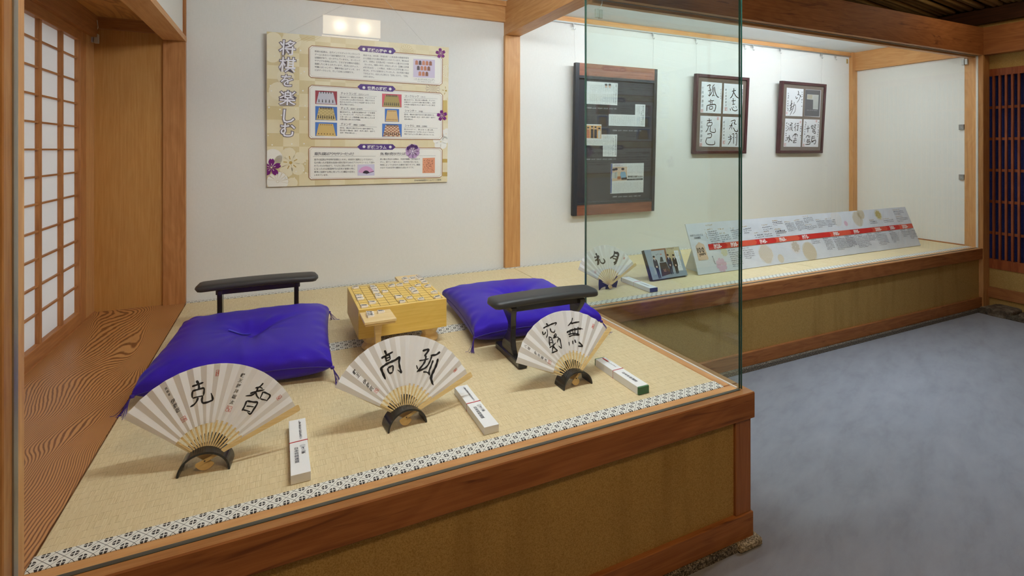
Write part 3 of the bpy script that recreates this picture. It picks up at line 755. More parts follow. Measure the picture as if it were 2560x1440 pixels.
# ================================================================ ARMRESTS
def armrest(loc, rz, hl, hgt, wavy, label):
    r = empty('armrest', loc, rz, label, 'armrest', 'black armrests')
    hw = 0.056; th = 0.036
    # padded top: swept rounded section, ends rounded
    vs = []; fs = []; n = 24; m = 40
    for i in range(m + 1):
        s = -1 + 2 * i / m; a = abs(s)
        k = 1.0 if a < 0.86 else math.sqrt(max(0.0, 1 - ((a - 0.86) / 0.14) ** 2.2)) * 0.62 + 0.38
        kz = 1.0 if a < 0.86 else math.sqrt(max(0.0, 1 - ((a - 0.86) / 0.14) ** 2.6)) * 0.75 + 0.25
        crown = 0.006 * (1 - s * s)
        for j in range(n):
            t = 2 * PI * j / n; c, q = math.cos(t), math.sin(t)
            x_ = hw * k * (abs(c) ** 0.45) * (1 if c > 0 else -1); z_ = th / 2 * kz * (abs(q) ** 0.75) * (1 if q > 0 else -1)
            vs.append((hl * s, x_, hgt - th / 2 + z_ * (1.0 if q > 0 else 0.85) + crown - 0.006))
    for i in range(m):
        for j in range(n): fs.append((i * n + j, i * n + (j + 1) % n, (i + 1) * n + (j + 1) % n, (i + 1) * n + j))
    fs += [tuple(range(n - 1, -1, -1)), tuple(range(m * n, (m + 1) * n))]
    MB().add([(x, y, z) for x, y, z in vs], [f[::-1] for f in fs]).build('padded_top', pad_mat, r, None, True)
    z1 = hgt - th + 0.002
    for sy in (-1, 1): MB().box(-hl * 0.68, hl * 0.68, sy * 0.028 - 0.006, sy * 0.028 + 0.006, z1 - 0.022, z1 + 0.004).build('under_rail', lacquer, r, None, False, 0.002)
    for sx in (-1, 1):
        x = sx * hl * 0.62
        L_ = []; R_ = []
        for i in range(17):
            t = i / 16; z = 0.022 + (z1 - 0.022) * t
            off = 0.010 * math.sin(t * PI * 2.2 + 0.4) if wavy else 0.0
            wd = 0.034 + (0.016 * math.cos(t * PI * 2) if wavy else 0.004 * math.cos(t * 2 * PI))
            L_.append((-wd - off * 0.3, z)); R_.append((wd + off * 0.3, z))
        poly = L_ + R_[::-1]
        if wavy:
            # a leg board waving along its height, thin in x
            vs = []; fs = []
            for i in range(17):
                t = i / 16; z = 0.022 + (z1 - 0.022) * t; off = 0.006 * math.sin(t * PI * 2.6 + 0.3) * sx
                for (a, b) in ((-0.011, L_[i][0]), (0.011, L_[i][0]), (0.011, R_[i][0]), (-0.011, R_[i][0])): vs.append((x + off + a, b, z))
            for i in range(16):
                for j in range(4): fs.append((i * 4 + j, i * 4 + (j + 1) % 4, (i + 1) * 4 + (j + 1) % 4, (i + 1) * 4 + j))
            fs += [(3, 2, 1, 0), (64, 65, 66, 67)]
            MB().add(vs, fs).build('leg', lacquer, r, None, False, 0.003)
        else:
            MB().prism(poly, x - 0.010, x + 0.010, 'x').build('leg', lacquer, r, None, False, 0.003)
        MB().box(x - 0.018, x + 0.018, -0.115, 0.115, 0.0, 0.024).build('foot', lacquer, r, None, False, 0.004)
    return r
armrest((-0.078, 2.60, ZT + .0015), math.radians(-1), 0.252, 0.212, False, 'black padded armrest with straight legs, behind the cushion beside the plank floor')
armrest((0.955, 1.765, ZT + .0015), math.radians(-1), 0.232, 0.238, True, 'black padded armrest with wavy legs, in front of the cushion by the side glass')

# ================================================================ GAME BOARD, STANDS, PIECES
BT = 0.182   # board top above the mat
bx0, bx1, by0, by1 = 0.281, 0.634, 2.018, 2.366
def board():
    cx, cy = (bx0 + bx1) / 2, (by0 + by1) / 2; hw, hd = (bx1 - bx0) / 2, (by1 - by0) / 2
    r = empty('game_board', (cx, cy, ZT), 0, 'thick yellow wooden game board on short turned legs between the two cushions', 'game board')
    MB().box(-hw, hw, -hd, hd, 0.066, BT).build('block', kaya, r, None, False, 0.0015)
    g = MB(); mx, my = 0.0135, 0.0135; z = BT + 0.0004
    for k in range(10):
        x = -hw + mx + (2 * hw - 2 * mx) * k / 9; g.box(x - 0.0007, x + 0.0007, -hd + my, hd - my, BT - 0.0002, z)
        y = -hd + my + (2 * hd - 2 * my) * k / 9; g.box(-hw + mx, hw - mx, y - 0.0004, y + 0.0004, BT - 0.0002, z)
    g.build('grid_lines', flat(78, 58, 22, 0.6), r)
    prof = [(0.020, 0.0), (0.034, 0.004), (0.041, 0.014), (0.036, 0.026), (0.027, 0.031), (0.030, 0.036), (0.039, 0.050), (0.041, 0.067)]
    for sx in (-1, 1):
        for sy in (-1, 1):
            MB().lathe(prof, 8, (sx * (hw - 0.058), sy * (hd - 0.058), 0)).build('leg', koma_wood, r, None, False, 0.003)
    return r
board()
def piece_stand(cx, cy, hgt, hw, hd, label):
    r = empty('piece_stand', (cx, cy, ZT), 0, label, 'stand', 'piece stands beside the game board')
    MB().box(-hw, hw, -hd, hd, hgt - 0.010, hgt).build('top', koma_wood, r, None, False, 0.001)
    MB().box(-hw + .004, hw - .004, -hd + .004, hd - .004, hgt - 0.018, hgt - 0.0115).build('lower_top', koma_wood, r, None, False, 0.001)
    MB().box(-0.022, 0.022, -0.022, 0.022, hgt - 0.026, hgt - 0.018).build('collar', koma_wood, r, None, False, 0.003)
    vs = []; fs = []
    pr = [(0.0150, hgt - 0.026), (0.0125, hgt - 0.045), (0.0105, 0.09), (0.0095, 0.05), (0.012, 0.02), (0.018, 0.010)]
    for w_, z in pr: vs += [(-w_, -w_, z), (w_, -w_, z), (w_, w_, z), (-w_, w_, z)]
    for i in range(len(pr) - 1):
        for j in range(4): fs.append((i * 4 + j, (i + 1) * 4 + j, (i + 1) * 4 + (j + 1) % 4, i * 4 + (j + 1) % 4))
    MB().add(vs, fs).build('post', koma_wood, r)
    MB().box(-0.045, 0.045, -0.045, 0.045, 0.0, 0.010).build('base', koma_wood, r, None, False, 0.002)
    return r
KH = 0.172
piece_stand(0.342, 1.950, KH, 0.058, 0.062, 'small square wooden piece stand in front of the game board')
piece_stand(0.580, 2.445, KH, 0.058, 0.062, 'small square wooden piece stand between the game board and the back wall')

_pm = {}
def piece(px, py, base, size, ang, ch, group, label, tilt=0.0):
    """five-sided wedge; x = pointing direction"""
    key = (round(size, 3), ch)
    l_, w_ = 0.0295 * size, 0.0255 * size; h0, h1 = 0.0088 * size, 0.0058 * size
    if key not in _pm:
        base_p = [(-l_ / 2, -w_ / 2), (l_ * 0.27, -w_ * 0.43), (l_ / 2, 0), (l_ * 0.27, w_ * 0.43), (-l_ / 2, w_ / 2)]
        zt = lambda x: h0 + (h1 - h0) * (x + l_ / 2) / l_
        vs = [(x, y, 0) for x, y in base_p] + [(x * 0.97, y * 0.95, zt(x)) for x, y in base_p]
        fs = [(4, 3, 2, 1, 0), (5, 6, 7, 8, 9)] + [(i, (i + 1) % 5, 5 + (i + 1) % 5, 5 + i) for i in range(5)]
        b = MB().add(vs, fs).build('body', koma_piece); sl = (h1 - h0) / l_
        t = MB(); s_ = w_ * 0.42
        for k, c in enumerate(ch):
            gv, gf, a = glyph(c, 0.02)
            # reading direction: across y, top toward +x
            ox = 0.10 * l_ - k * s_ * 1.0
            t.add([(ox + (vy - 0.38) * s_ * 1.15, -(vx - 0.5) * s_ * 1.4, zt(ox + (vy - 0.38) * s_) + 0.0004) for vx, vy in gv], gf)
        tt = t.build('lettering', ink)
        _pm[key] = (b.data, tt.data); bpy.data.objects.remove(b); bpy.data.objects.remove(tt)
    r = empty('game_piece', (px, py, base), ang, label, 'game piece', group)
    for nm, me in zip(('body', 'lettering'), _pm[key]):
        o = bpy.data.objects.new(nm, me); COL.objects.link(o); o.parent = r
    return r
K4 = crop(840, 660, 6.0)
bp = [(287, 358, 1, '香車', 0), (548, 335, 0, '歩兵', .8), (565, 358, 0, '桂馬', 1), (585, 388, 0, '歩兵', 1), (602, 422, 0, '金将', 1), (632, 458, 0, '歩兵', .8), (648, 492, 0, '玉将', 1.1),
      (352, 484, 0, '飛車', 1), (368, 522, 0, '桂馬', 1), (548, 582, 0, '角行', 1.05), (430, 636, 0, '香車', 1), (737, 412, 0, '歩兵', .9), (826, 332, 1, '銀将', 1.05), (948, 318, 1, '飛車', 1.05),
      (1045, 275, 1, '歩兵', .85), (940, 494, 0, '銀将', 1.05), (997, 566, 0, '歩兵', .9), (1095, 510, 1, '歩兵', .85), (1268, 530, 1, '歩兵', .9), (1125, 368, 1, '歩兵', .85), (1148, 392, 1, '金将', 1), (1178, 428, 1, '桂馬', 1),
      (1222, 322, 1, '歩兵', .9), (1288, 246, 1, '香車', .9), (1320, 278, 1, '桂馬', .95), (1368, 335, 1, '銀将', 1), (1465, 430, 1, '王将', 1), (1512, 502, 1, '香車', .95)]
for x, y, d, ch, s in bp:
    p = gz(*K4(x, y + 8), ZT + BT); s = s or 0.95
    piece(p.x, p.y, ZT + BT + 0.0005, s, (PI if d else 0.0) + random.uniform(-.06, .06), ch, 'pieces on the game board', 'small white five-sided game piece standing on the yellow game board')
hp = [(680, 728, '桂馬', 0), (512, 745, '歩兵', 0), (518, 768, '歩兵', 1), (522, 790, '歩兵', 2)]
for x, y, ch, k in hp:
    p = gz(*K4(x, y), ZT + KH)
    piece(p.x, p.y, ZT + KH + 0.0005, 0.95, PI * 0.02 * k, ch, 'pieces on the near piece stand', 'small white five-sided game piece on the piece stand in front of the board')
for k, (dx, dy, ch) in enumerate([(-.026, -.014, '角行'), (-.026, -.036, '銀将'), (.006, -.022, '金将'), (.006, -.044, '歩兵'), (.04, -.002, '歩兵'), (.04, -.024, '歩兵'), (.04, -.046, '歩兵')]):
    piece(0.580 + dx, 2.445 + dy + 0.012, ZT + KH + 0.0005, 0.92, PI, ch, 'pieces on the far piece stand', 'small white five-sided game piece on the piece stand by the back wall')
# ================================================================ FOLDING FANS
def catmull(P, step=0.0016):
    if len(P) < 2: return P
    Q = [P[0] * 2 - P[1]] + P + [P[-1] * 2 - P[-2]]; out = []
    for i in range(1, len(Q) - 2):
        a, b, c, d = Q[i - 1], Q[i], Q[i + 1], Q[i + 2]; n = max(2, int((c - b).length / step))
        for k in range(n):
            t = k / n
            out.append(0.5 * ((2 * b) + (c - a) * t + (2 * a - 5 * b + 4 * c - d) * t * t + (3 * b - a - 3 * c + d) * t ** 3))
    out.append(P[-1]); return out
def fan(cr, piv, hp, yaw, lean, R, r0, aR, aL, npan, strokes, columns, seals, label, split=7, heavy=1.12):
    P = gz(*cr(*piv), ZT + hp); ph, al = math.radians(yaw), math.radians(lean)
    e1 = Vector((math.cos(ph), math.sin(ph), 0)); aw = Vector((-math.sin(ph), math.cos(ph), 0))
    e2 = aw * math.sin(al) + Vector((0, 0, 1)) * math.cos(al); n = e1.cross(e2)
    mat = Matrix(((e1.x, e2.x, n.x, P.x), (e1.y, e2.y, n.y, P.y), (e1.z, e2.z, n.z, P.z), (0, 0, 0, 1)))
    root = empty('folding_fan', label=label, cat='fan', group='open folding fans', matrix=mat)
    def local(x, y):
        d = ray(*cr(x, y)); t = (P - CAMP).dot(n) / d.dot(n); w_ = CAMP + d * t - P; return Vector((w_.dot(e1), w_.dot(e2)))
    A0, A1 = math.radians(aR), math.radians(aL); dA = (A1 - A0) / npan; dz = 0.0130
    def pz(rho, th):
        f = min(max((th - A0) / dA, 0), npan - 1e-6); i = int(f); s = 1 if i % 2 == 0 else -1
        return rho * dz * s * (2 * (f - i) - 1)
    vs = []; fs = []; m = 4
    for i in range(npan + 1):
        th = A0 + dA * i; s = -1 if i % 2 == 0 else 1
        for j in range(m + 1):
            rho = r0 + (R - r0) * j / m; vs.append((rho * math.cos(th), rho * math.sin(th), rho * dz * s))
    for i in range(npan):
        for j in range(m): fs.append((i * (m + 1) + j, i * (m + 1) + j + 1, (i + 1) * (m + 1) + j + 1, (i + 1) * (m + 1) + j))
    MB().add(vs, [f[::-1] for f in fs]).build('paper_leaf', paper, root, None, False, 0, 1, 0.0005)
    # ribs and guards
    def stick(name, th, z, rin, rout, wd, mat_, thick):
        d = Vector((math.cos(th), math.sin(th), 0)); q = Vector((-d.y, d.x, 0)); L_ = []; R_ = []
        for rho, w_ in wd: L_.append(d * rho + q * w_ / 2); R_.append(d * rho - q * w_ / 2)
        poly = [(p.x, p.y) for p in R_ + L_[::-1]]
        MB().prism(poly, z - thick / 2, z + thick / 2).build(name, mat_, root)
    nr = npan // 2
    for k in range(nr):
        th = A0 + dA * (2 * k + 1); z = 0.0052 - 0.0104 * k / max(1, nr - 1)
        stick('rib', th, z, 0, 0, [(-0.021, 0.005), (-0.017, 0.0085), (-0.010, 0.0075), (0, 0.0055), (0.03, 0.0038), (r0 * 0.7, 0.0042), (r0 + 0.006, 0.0048)], bamboo, 0.0009)
    stick('guard', A0 - 0.028, 0.0075, 0, 0, [(-0.0215, 0.006), (-0.017, 0.010), (-0.010, 0.009), (0, 0.007), (0.06, 0.0085), (R * 0.6, 0.012), (R * 0.97, 0.0165), (R + 0.006, 0.0165), (R + 0.009, 0.012)], bamboo, 0.0026)
    stick('guard', A1 - 0.030, -0.0085, 0, 0, [(-0.021, 0.006), (-0.016, 0.009), (0, 0.007), (0.06, 0.009), (R * 0.6, 0.009), (R * 0.95, 0.009), (R - 0.006, 0.008)], bamboo_pale, 0.0022)
    MB().lathe([(0.0019, 0.0086), (0.0019, 0.0098), (0.0006, 0.0102)], 10).build('rivet', lacquer, root)
    # brush writing laid on the pleats
    lift = 0.0008
    def surf(x, y): return (x, y, pz(math.hypot(x, y), math.atan2(y, x)) + lift)
    mb = MB()
    for si, (pts, wpx) in enumerate(strokes):
        if si == split: mb.build('brush_character', None, root); mb = MB()
        Q = [local(*p) for p in pts]; sc_ = (local(pts[0][0] + 10, pts[0][1]) - local(*pts[0])).length / 10
        C = catmull(Q); nC = len(C); W = []
        for i in range(nC):
            t = i / max(1, nC - 1); ta = min(1.0, 0.55 + t * 6) * min(1.0, 0.30 + (1 - t) * 5)
            W.append(heavy * wpx * sc_ * ta * (1.0 + 0.14 * math.sin(i * 0.6)))
        k = 4; b = []
        for i in range(nC):
            d = (C[min(i + 1, nC - 1)] - C[max(i - 1, 0)]).normalized(); q = Vector((-d.y, d.x))
            b += [surf(*(C[i] + q * W[i] * (j / k - 0.5))) for j in range(k + 1)]
        mb.add(b, [(i * (k + 1) + j + 1, i * (k + 1) + j, (i + 1) * (k + 1) + j, (i + 1) * (k + 1) + j + 1) for i in range(nC - 1) for j in range(k)], ink)
    mb.build('brush_character', None, root)
    if columns:
        for (a, b, txt, size) in columns:
            mb = MB()
            p, q = local(*a), local(*b); d = (q - p); nn = len(txt); dn = d.normalized(); rt = Vector((-dn.y, dn.x))
            for i, ch in enumerate(txt):
                if ch == ' ': continue
                c = p + d * ((i + 0.5) / nn); gv, gf, _ = glyph(ch, 0.012)
                V = []
                for vx, vy in gv:
                    h = (vx - 0.5 + 0.12 * (vy - 0.4)) * size; u_ = (vy - 0.38) * size
                    w_ = c + rt * h - dn * u_; V.append(surf(w_.x, w_.y))
                mb.add(V, gf, ink)
            mb.build('signature', None, root)
    for (x, y, s, frame) in seals:
        c = local(x, y); d = c.normalized(); q = Vector((d.y, -d.x)); mb = MB(); rr = random.Random(int(x))
        def sq(a0, a1, b0, b1):
            K = 3; V = [surf(*(c + q * (a0 + (a1 - a0) * i / K) + d * (b0 + (b1 - b0) * j / K))) for j in range(K + 1) for i in range(K + 1)]
            mb.add(V, [(j * (K + 1) + i, j * (K + 1) + i + 1, (j + 1) * (K + 1) + i + 1, (j + 1) * (K + 1) + i) for j in range(K) for i in range(K)], seal_red)
        hs = s / 2; w_ = s * frame; t = s * 0.065
        sq(-w_ / 2, w_ / 2, hs - t, hs); sq(-w_ / 2, w_ / 2, -hs, -hs + t); sq(-w_ / 2, -w_ / 2 + t, -hs, hs); sq(w_ / 2 - t, w_ / 2, -hs, hs)
        for i in range(6):
            a = rr.uniform(-.4, .2) * w_; b = -hs + s * (0.14 + 0.13 * i); sq(a, a + rr.uniform(.25, .55) * w_ * .6, b, b + t)
            a = rr.uniform(-.35, .3) * w_; b = rr.uniform(-.4, .1) * s; sq(a, a + t, b, b + s * 0.28)
        mb.build('seal_stamp', None, root)
    return root, P, ph
def arch_stand(P, ph, label):
    r = empty('fan_stand', (P.x, P.y, ZT), ph, label, 'stand', 'black arched fan stands')
    a, b, t = 0.0585, 0.051, 0.005; n = 28; poly = []
    for i in range(n + 1):
        q = PI * i / n; poly.append((a * math.cos(q), b * math.sin(q)))
    for i in range(n + 1):
        q = PI - PI * i / n; poly.append(((a - t) * math.cos(q), (b - t) * math.sin(q)))
    vs = []; N = len(poly)
    for (x, z) in poly: vs.append((x, -0.021 + 0.004 * (z / b), z))
    for (x, z) in poly: vs.append((x, 0.036 - 0.003 * (z / b), z))
    fs = [(i, (i + 1) % N, N + (i + 1) % N, N + i) for i in range(N)]
    h = n + 1
    for i in range(n):
        fs.append((i + 1, i, N - 1 - i, N - 2 - i)); fs.append((N + i, N + i + 1, N + N - 2 - i, N + N - 1 - i))
    MB().add(vs, fs).build('arch', lacquer, r, None, False)
    # comb that holds the ribs upright
    mb = MB(); al = math.radians(22)
    for k in range(13):
        th = math.radians(38 + 104 * k / 12); d = Vector((math.cos(th), math.sin(th)))
        rho = 0.055; q = Vector((-d.y, d.x)) * 0.0014
        pts = [d * 0.03 + q, d * 0.03 - q, d * rho - q, d * rho + q]
        V = []
        for off in (0.012, 0.017):
            for p in pts: V.append((p.x, p.y * math.sin(al) + off, 0.021 + p.y * math.cos(al)))
        mb.add(V, [(3, 2, 1, 0), (4, 5, 6, 7), (0, 1, 5, 4), (1, 2, 6, 5), (2, 3, 7, 6), (3, 0, 4, 7)])
    mb.build('comb', lacquer, r)
    return r
c1 = crop(280, 880, 4.0)
s1 = [([(800, 345), (860, 325), (915, 303)], 17), ([(848, 285), (868, 330), (872, 380)], 19), ([(805, 395), (800, 430), (803, 460)], 17), ([(800, 393), (860, 375), (917, 362), (920, 400), (915, 437)], 17),
      ([(805, 463), (860, 448), (915, 438)], 13), ([(862, 455), (850, 490), (820, 525), (783, 550)], 17), ([(905, 445), (898, 480), (908, 508), (945, 505), (985, 490), (1008, 472), (990, 410)], 18),
      ([(1515, 310), (1480, 345), (1432, 360)], 13), ([(1435, 360), (1480, 352), (1508, 368)], 12), ([(1380, 415), (1440, 395), (1525, 378)], 15), ([(1462, 350), (1445, 395), (1400, 430), (1335, 440)], 15), ([(1440, 402), (1450, 440), (1472, 468)], 13),
      ([(1512, 395), (1492, 440), (1478, 470)], 13), ([(1515, 398), (1580, 432), (1555, 478), (1545, 492)], 14), ([(1485, 468), (1550, 485)], 11),
      ([(1348, 488), (1322, 550), (1300, 588)], 16), ([(1350, 488), (1410, 500), (1455, 507), (1420, 570), (1385, 618), (1352, 600)], 16), ([(1345, 540), (1420, 548)], 11), ([(1310, 576), (1385, 598)], 12)]
r_, P_, h_ = fan(c1, (935, 1085), 0.021, -6, 22, 0.2245, 0.084, 24, 147, 30, s1,
    [((1318, 205), (1190, 528), '叡王藤井聡太', 0.0105), ((535, 350), (580, 440), '挑戦者', 0.0065), ((600, 470), (672, 600), '伊藤匠', 0.0115)], [(718, 672, .0125, .95), (1168, 568, .013, 1.0), (1056, 210, .015, .55), (1672, 455, .013, .6)],
    'open white paper fan with two signatures, in front of the cushion beside the plank floor')
arch_stand(P_, h_, 'black lacquer arched stand under the fan with two signatures')
c2 = crop(820, 820, 4.965)
s2 = [([(700, 278), (715, 310), (722, 340)], 20), ([(660, 377), (740, 332), (808, 295)], 22), ([(712, 350), (720, 385), (727, 420)], 17), ([(757, 328), (765, 360), (770, 392)], 17), ([(720, 378), (765, 362)], 12), ([(728, 408), (768, 392)], 12),
      ([(650, 500), (740, 440), (830, 400), (888, 362), (880, 420), (890, 490), (908, 552), (862, 520)], 24), ([(655, 492), (680, 560), (714, 638)], 24), ([(740, 498), (750, 540), (770, 562), (802, 548)], 18), ([(745, 495), (802, 470), (806, 510), (800, 552)], 18),
      ([(1170, 285), (1245, 266), (1228, 310), (1195, 345)], 20), ([(1195, 345), (1215, 352), (1200, 420), (1160, 480), (1102, 540)], 18), ([(1110, 512), (1098, 460)], 11), ([(1128, 407), (1200, 395), (1248, 380)], 13),
      ([(1388, 295), (1340, 332), (1270, 340)], 19), ([(1290, 340), (1262, 420), (1212, 490), (1098, 546)], 18), ([(1305, 400), (1275, 480), (1252, 545), (1265, 592)], 17), ([(1178, 545), (1230, 550), (1262, 585)], 14), ([(1362, 380), (1340, 470), (1290, 580), (1280, 640), (1308, 710)], 26)]
r_, P_, h_ = fan(c2, (962, 1108), 0.021, 6, 22, 0.2245, 0.084, 19, 147, 30, s2, [((310, 525), (560, 770), '叡王 伊藤匠', 0.0125)], [(600, 778, .011, 1.0), (1580, 523, .014, .5)],
    'open white paper fan with two large black characters, in front of the game board', 10)
arch_stand(P_, h_, 'black lacquer arched stand under the fan in front of the game board')
c3 = crop(1260, 760, 5.76)
s3 = [([(985, 198), (965, 260), (922, 318)], 15), ([(960, 285), (1020, 268), (1083, 258)], 20), ([(898, 412), (990, 372), (1118, 355), (1130, 368)], 24), ([(925, 440), (1000, 425), (1092, 440)], 18), ([(935, 472), (1000, 448), (1085, 452)], 15),
      ([(945, 372), (955, 440)], 13), ([(985, 355), (990, 440)], 13), ([(1020, 340), (1025, 437)], 13), ([(1062, 330), (1058, 440)], 15), ([(932, 545), (938, 602)], 15), ([(985, 528), (990, 582)], 17), ([(1018, 512), (1035, 562)], 17), ([(1075, 545), (1102, 575), (1127, 606), (1062, 606)], 22),
      ([(605, 280), (628, 302)], 18), ([(560, 352), (640, 310), (742, 272), (735, 312)], 20), ([(550, 395), (570, 442), (602, 400)], 15), ([(620, 360), (627, 420), (605, 492)], 14), ([(660, 350), (680, 400), (720, 407), (738, 368)], 15),
      ([(645, 468), (650, 540), (665, 612)], 16), ([(648, 472), (690, 500), (705, 600), (690, 705)], 17), ([(658, 520), (692, 515)], 10), ([(660, 560), (695, 552)], 10), ([(655, 632), (720, 585), (745, 555)], 14), ([(712, 470), (740, 428), (752, 452), (702, 492)], 16), ([(705, 490), (782, 480), (762, 560)], 13), ([(762, 540), (800, 498), (826, 632), (782, 602)], 17), ([(695, 600), (740, 648), (762, 672), (682, 708)], 18)]
r_, P_, h_ = fan(c3, (1020, 1073), 0.021, 2, 25, 0.223, 0.083, 37.5, 157, 26, s3, [((285, 590), (620, 820), '八冠 藤井聡太', 0.0105)], [(655, 838, .0125, 1.0), (1280, 322, .016, .55)],
    'open white paper fan with cursive characters, in front of the wavy-legged armrest', 13, 0.92)
arch_stand(P_, h_, 'black lacquer arched stand under the fan in front of the armrest')
c4 = crop(1420, 600, 7.53)
s4 = [([(520, 250), (545, 300), (552, 360)], 26), ([(495, 330), (530, 322)], 22), ([(582, 290), (550, 335)], 22), ([(505, 392), (555, 360), (590, 300)], 22), ([(560, 365), (570, 420), (552, 475)], 34), ([(590, 350), (612, 415), (650, 440), (690, 420), (680, 370), (655, 350)], 20),
      ([(872, 208), (860, 290), (790, 348)], 22), ([(862, 235), (942, 258), (930, 330), (905, 400), (870, 470)], 34), ([(850, 300), (915, 310)], 14), ([(835, 345), (905, 360)], 16), ([(860, 430), (890, 420)], 18)]
r_, P_, h_ = fan(c4, (790, 845), 0.026, 4, 18, 0.226, 0.089, 25, 151, 26, s4, [], [(512, 600, .013, 1.0), (1058, 340, .016, .5)],
    'open white paper fan in a navy stand, seen through the side glass', 6)
def navy_stand(P):
    r = empty('fan_stand', (P.x, P.y + 0.014, ZT), math.radians(4), 'navy blue plate stand under the fan in the set-back bay', 'stand')
    nv = flat(28, 32, 66, 0.5)
    for poly in ([(-0.066, 0.0), (-0.069, 0.030), (-0.067, 0.062), (-0.056, 0.060), (-0.035, 0.045), (-0.014, 0.030), (-0.012, 0.014), (-0.030, 0.016), (-0.050, 0.012)],
                 [(0.058, 0.0), (0.068, 0.030), (0.066, 0.066), (0.054, 0.062), (0.032, 0.045), (0.012, 0.030), (0.010, 0.010), (0.030, 0.006), (0.046, 0.003)]):
        MB().prism(poly[::-1], 0.0, 0.005, 'y').build('plate', nv, r)
    MB().prism([(-0.02, 0.0), (0.02, 0.0), (0.014, 0.03), (-0.014, 0.03)][::-1], 0.0, 0.005, 'y').build('bridge', nv, r)
navy_stand(P_)

# ================================================================ FAN BOXES
def fan_box(x0, x1, y0, y1, h, caps, label, far_txt, near_cols, rz=0.0, red=False):
    cx, cy = (x0 + x1) / 2, (y0 + y1) / 2; hw, hl = (x1 - x0) / 2, (y1 - y0) / 2
    r = empty('fan_box', (cx, cy, ZT), rz, label, 'box', 'long white fan boxes')
    cl = 0.006 if caps else 0.0
    MB().box(-hw, hw, -hl + cl, hl - cl, 0.0005, h).build('body', card_white, r, None, False, 0.0006)
    if caps:
        for a, b in ((-hl, -hl + cl + .001), (hl - cl - .001, hl)): MB().box(-hw + .0008, hw - .0008, a, b, 0.001, h - .0008).build('end_cap', caps, r, None, False, 0.0008)
    else:
        MB().box(-hw - .0003, hw + .0003, -hl - .0003, -hl + 0.032, 0.0008, h + .0003).build('sleeve_end', card_white, r, None, False, 0.0005)
    yb = 0.012
    mb = MB(); P = [(-hw - .0006, yb, h + .0008), (hw + .0006, yb + .002, h + .0008), (hw + .0008, yb + .002, 0.0009), (-hw - .0008, yb, 0.0009)]
    mb.tube(P, 0.0011, 6, None, True); mb.build('red_cord', flat(190, 40, 46, 0.6), r)
    art = Art(r, lambda x, y: (x, y), h + 0.0003)
    gray = flat(70, 72, 84, 0.6)
    if far_txt:
        art.text('lettering', 0.002, hl - 0.018, far_txt, 0.0078, gray, 1, None, True, 0.0, 1.0, 0.0, 1.22)
    for (x, y, t, s, bo) in near_cols: art.text('lettering', x, y, t, s, gray, 1, None, True, bo)
    else: art.greek('lettering', (0.003, hl - 0.012), (0.003, 0.03), 0.006, gray, 1)
    if red: art.rect('lettering', 0.004, hl - .010, 0.010, hl - .045, flat(204, 60, 56), 1)
    if not red and near_cols and not caps:
        c = [(0.0085 + 0.0065 * math.cos(t), -0.012 + 0.0042 * math.sin(t)) for t in [2 * PI * k / 18 for k in range(18)]]
        art.lline('emblem', [Vector(p) for p in c], 0.0006, gray, 1, True); art.lline('emblem', [Vector((0.004, -0.0135)), Vector((0.0075, -0.011)), Vector((0.0095, -0.013)), Vector((0.013, -0.0105))], 0.0007, gray, 1)
    art.done(); return r
nm = lambda: [(0.0045, -0.018, '不二家', 0.0105, 0.015), (-0.0125, -0.014, '日本将棋連盟', 0.0115, 0.008)]
fan_box(0.0275, 0.0715, 1.314, 1.582, 0.0225, None, 'long white cardboard fan box beside the fan with two signatures', '第九期叡王戦記念扇子', nm())
fan_box(0.523, 0.567, 1.316, 1.581, 0.0225, None, 'long white cardboard fan box beside the fan in front of the game board', '第九期叡王戦記念扇子', nm())
fan_box(1.062, 1.106, 1.319, 1.571, 0.0265, flat(62, 108, 68, 0.5), 'long white fan box with green ends beside the cursive fan', None, [(-0.006, -0.012, '日本将棋連盟', 0.0125, 0.008)], 0.0, True)
fan_box(1.884, 1.937, 2.238, 2.507, 0.0245, flat(48, 62, 116, 0.5), 'long white fan box with navy ends beside the photo panel', None, [(-0.006, -0.012, '日本将棋連盟', 0.0125, 0.008)])
# ================================================================ HUNG BOARDS
def hang(TL, TR, BR, BL, yb, yt):
    """matrix and size of a board hung against the back wall, front face; top leans out from yb to yt"""
    pb0, pb1, pt0, pt1 = gy(*BL, yb), gy(*BR, yb), gy(*TL, yt), gy(*TR, yt)
    W = ((pb1 - pb0).length + (pt1 - pt0).length) / 2
    x0 = (pb0.x + pt0.x) / 2; zb = (pb0.z + pb1.z) / 2; zt = (pt0.z + pt1.z) / 2
    up = Vector((0, yt - yb, zt - zb)); Hh = up.length; up.normalize(); ex = Vector((1, 0, 0)); n = ex.cross(up)
    m = Matrix(((1, up.x, n.x, x0), (0, up.y, n.y, yb), (0, up.z, n.z, zb), (0, 0, 0, 1)))
    return m, W, Hh, homography([TL, TR, BR, BL], [(0, Hh), (W, Hh), (W, 0), (0, 0)])
def wire(name, a, b, label, r=0.0007):
    return tag(MB().tube([Vector((0, 0, 0)), Vector(b) - Vector(a)], r, 6).build(name, flat(196, 194, 188, 0.4, 0.5), None, a), label, 'wire', 'hanging wires')

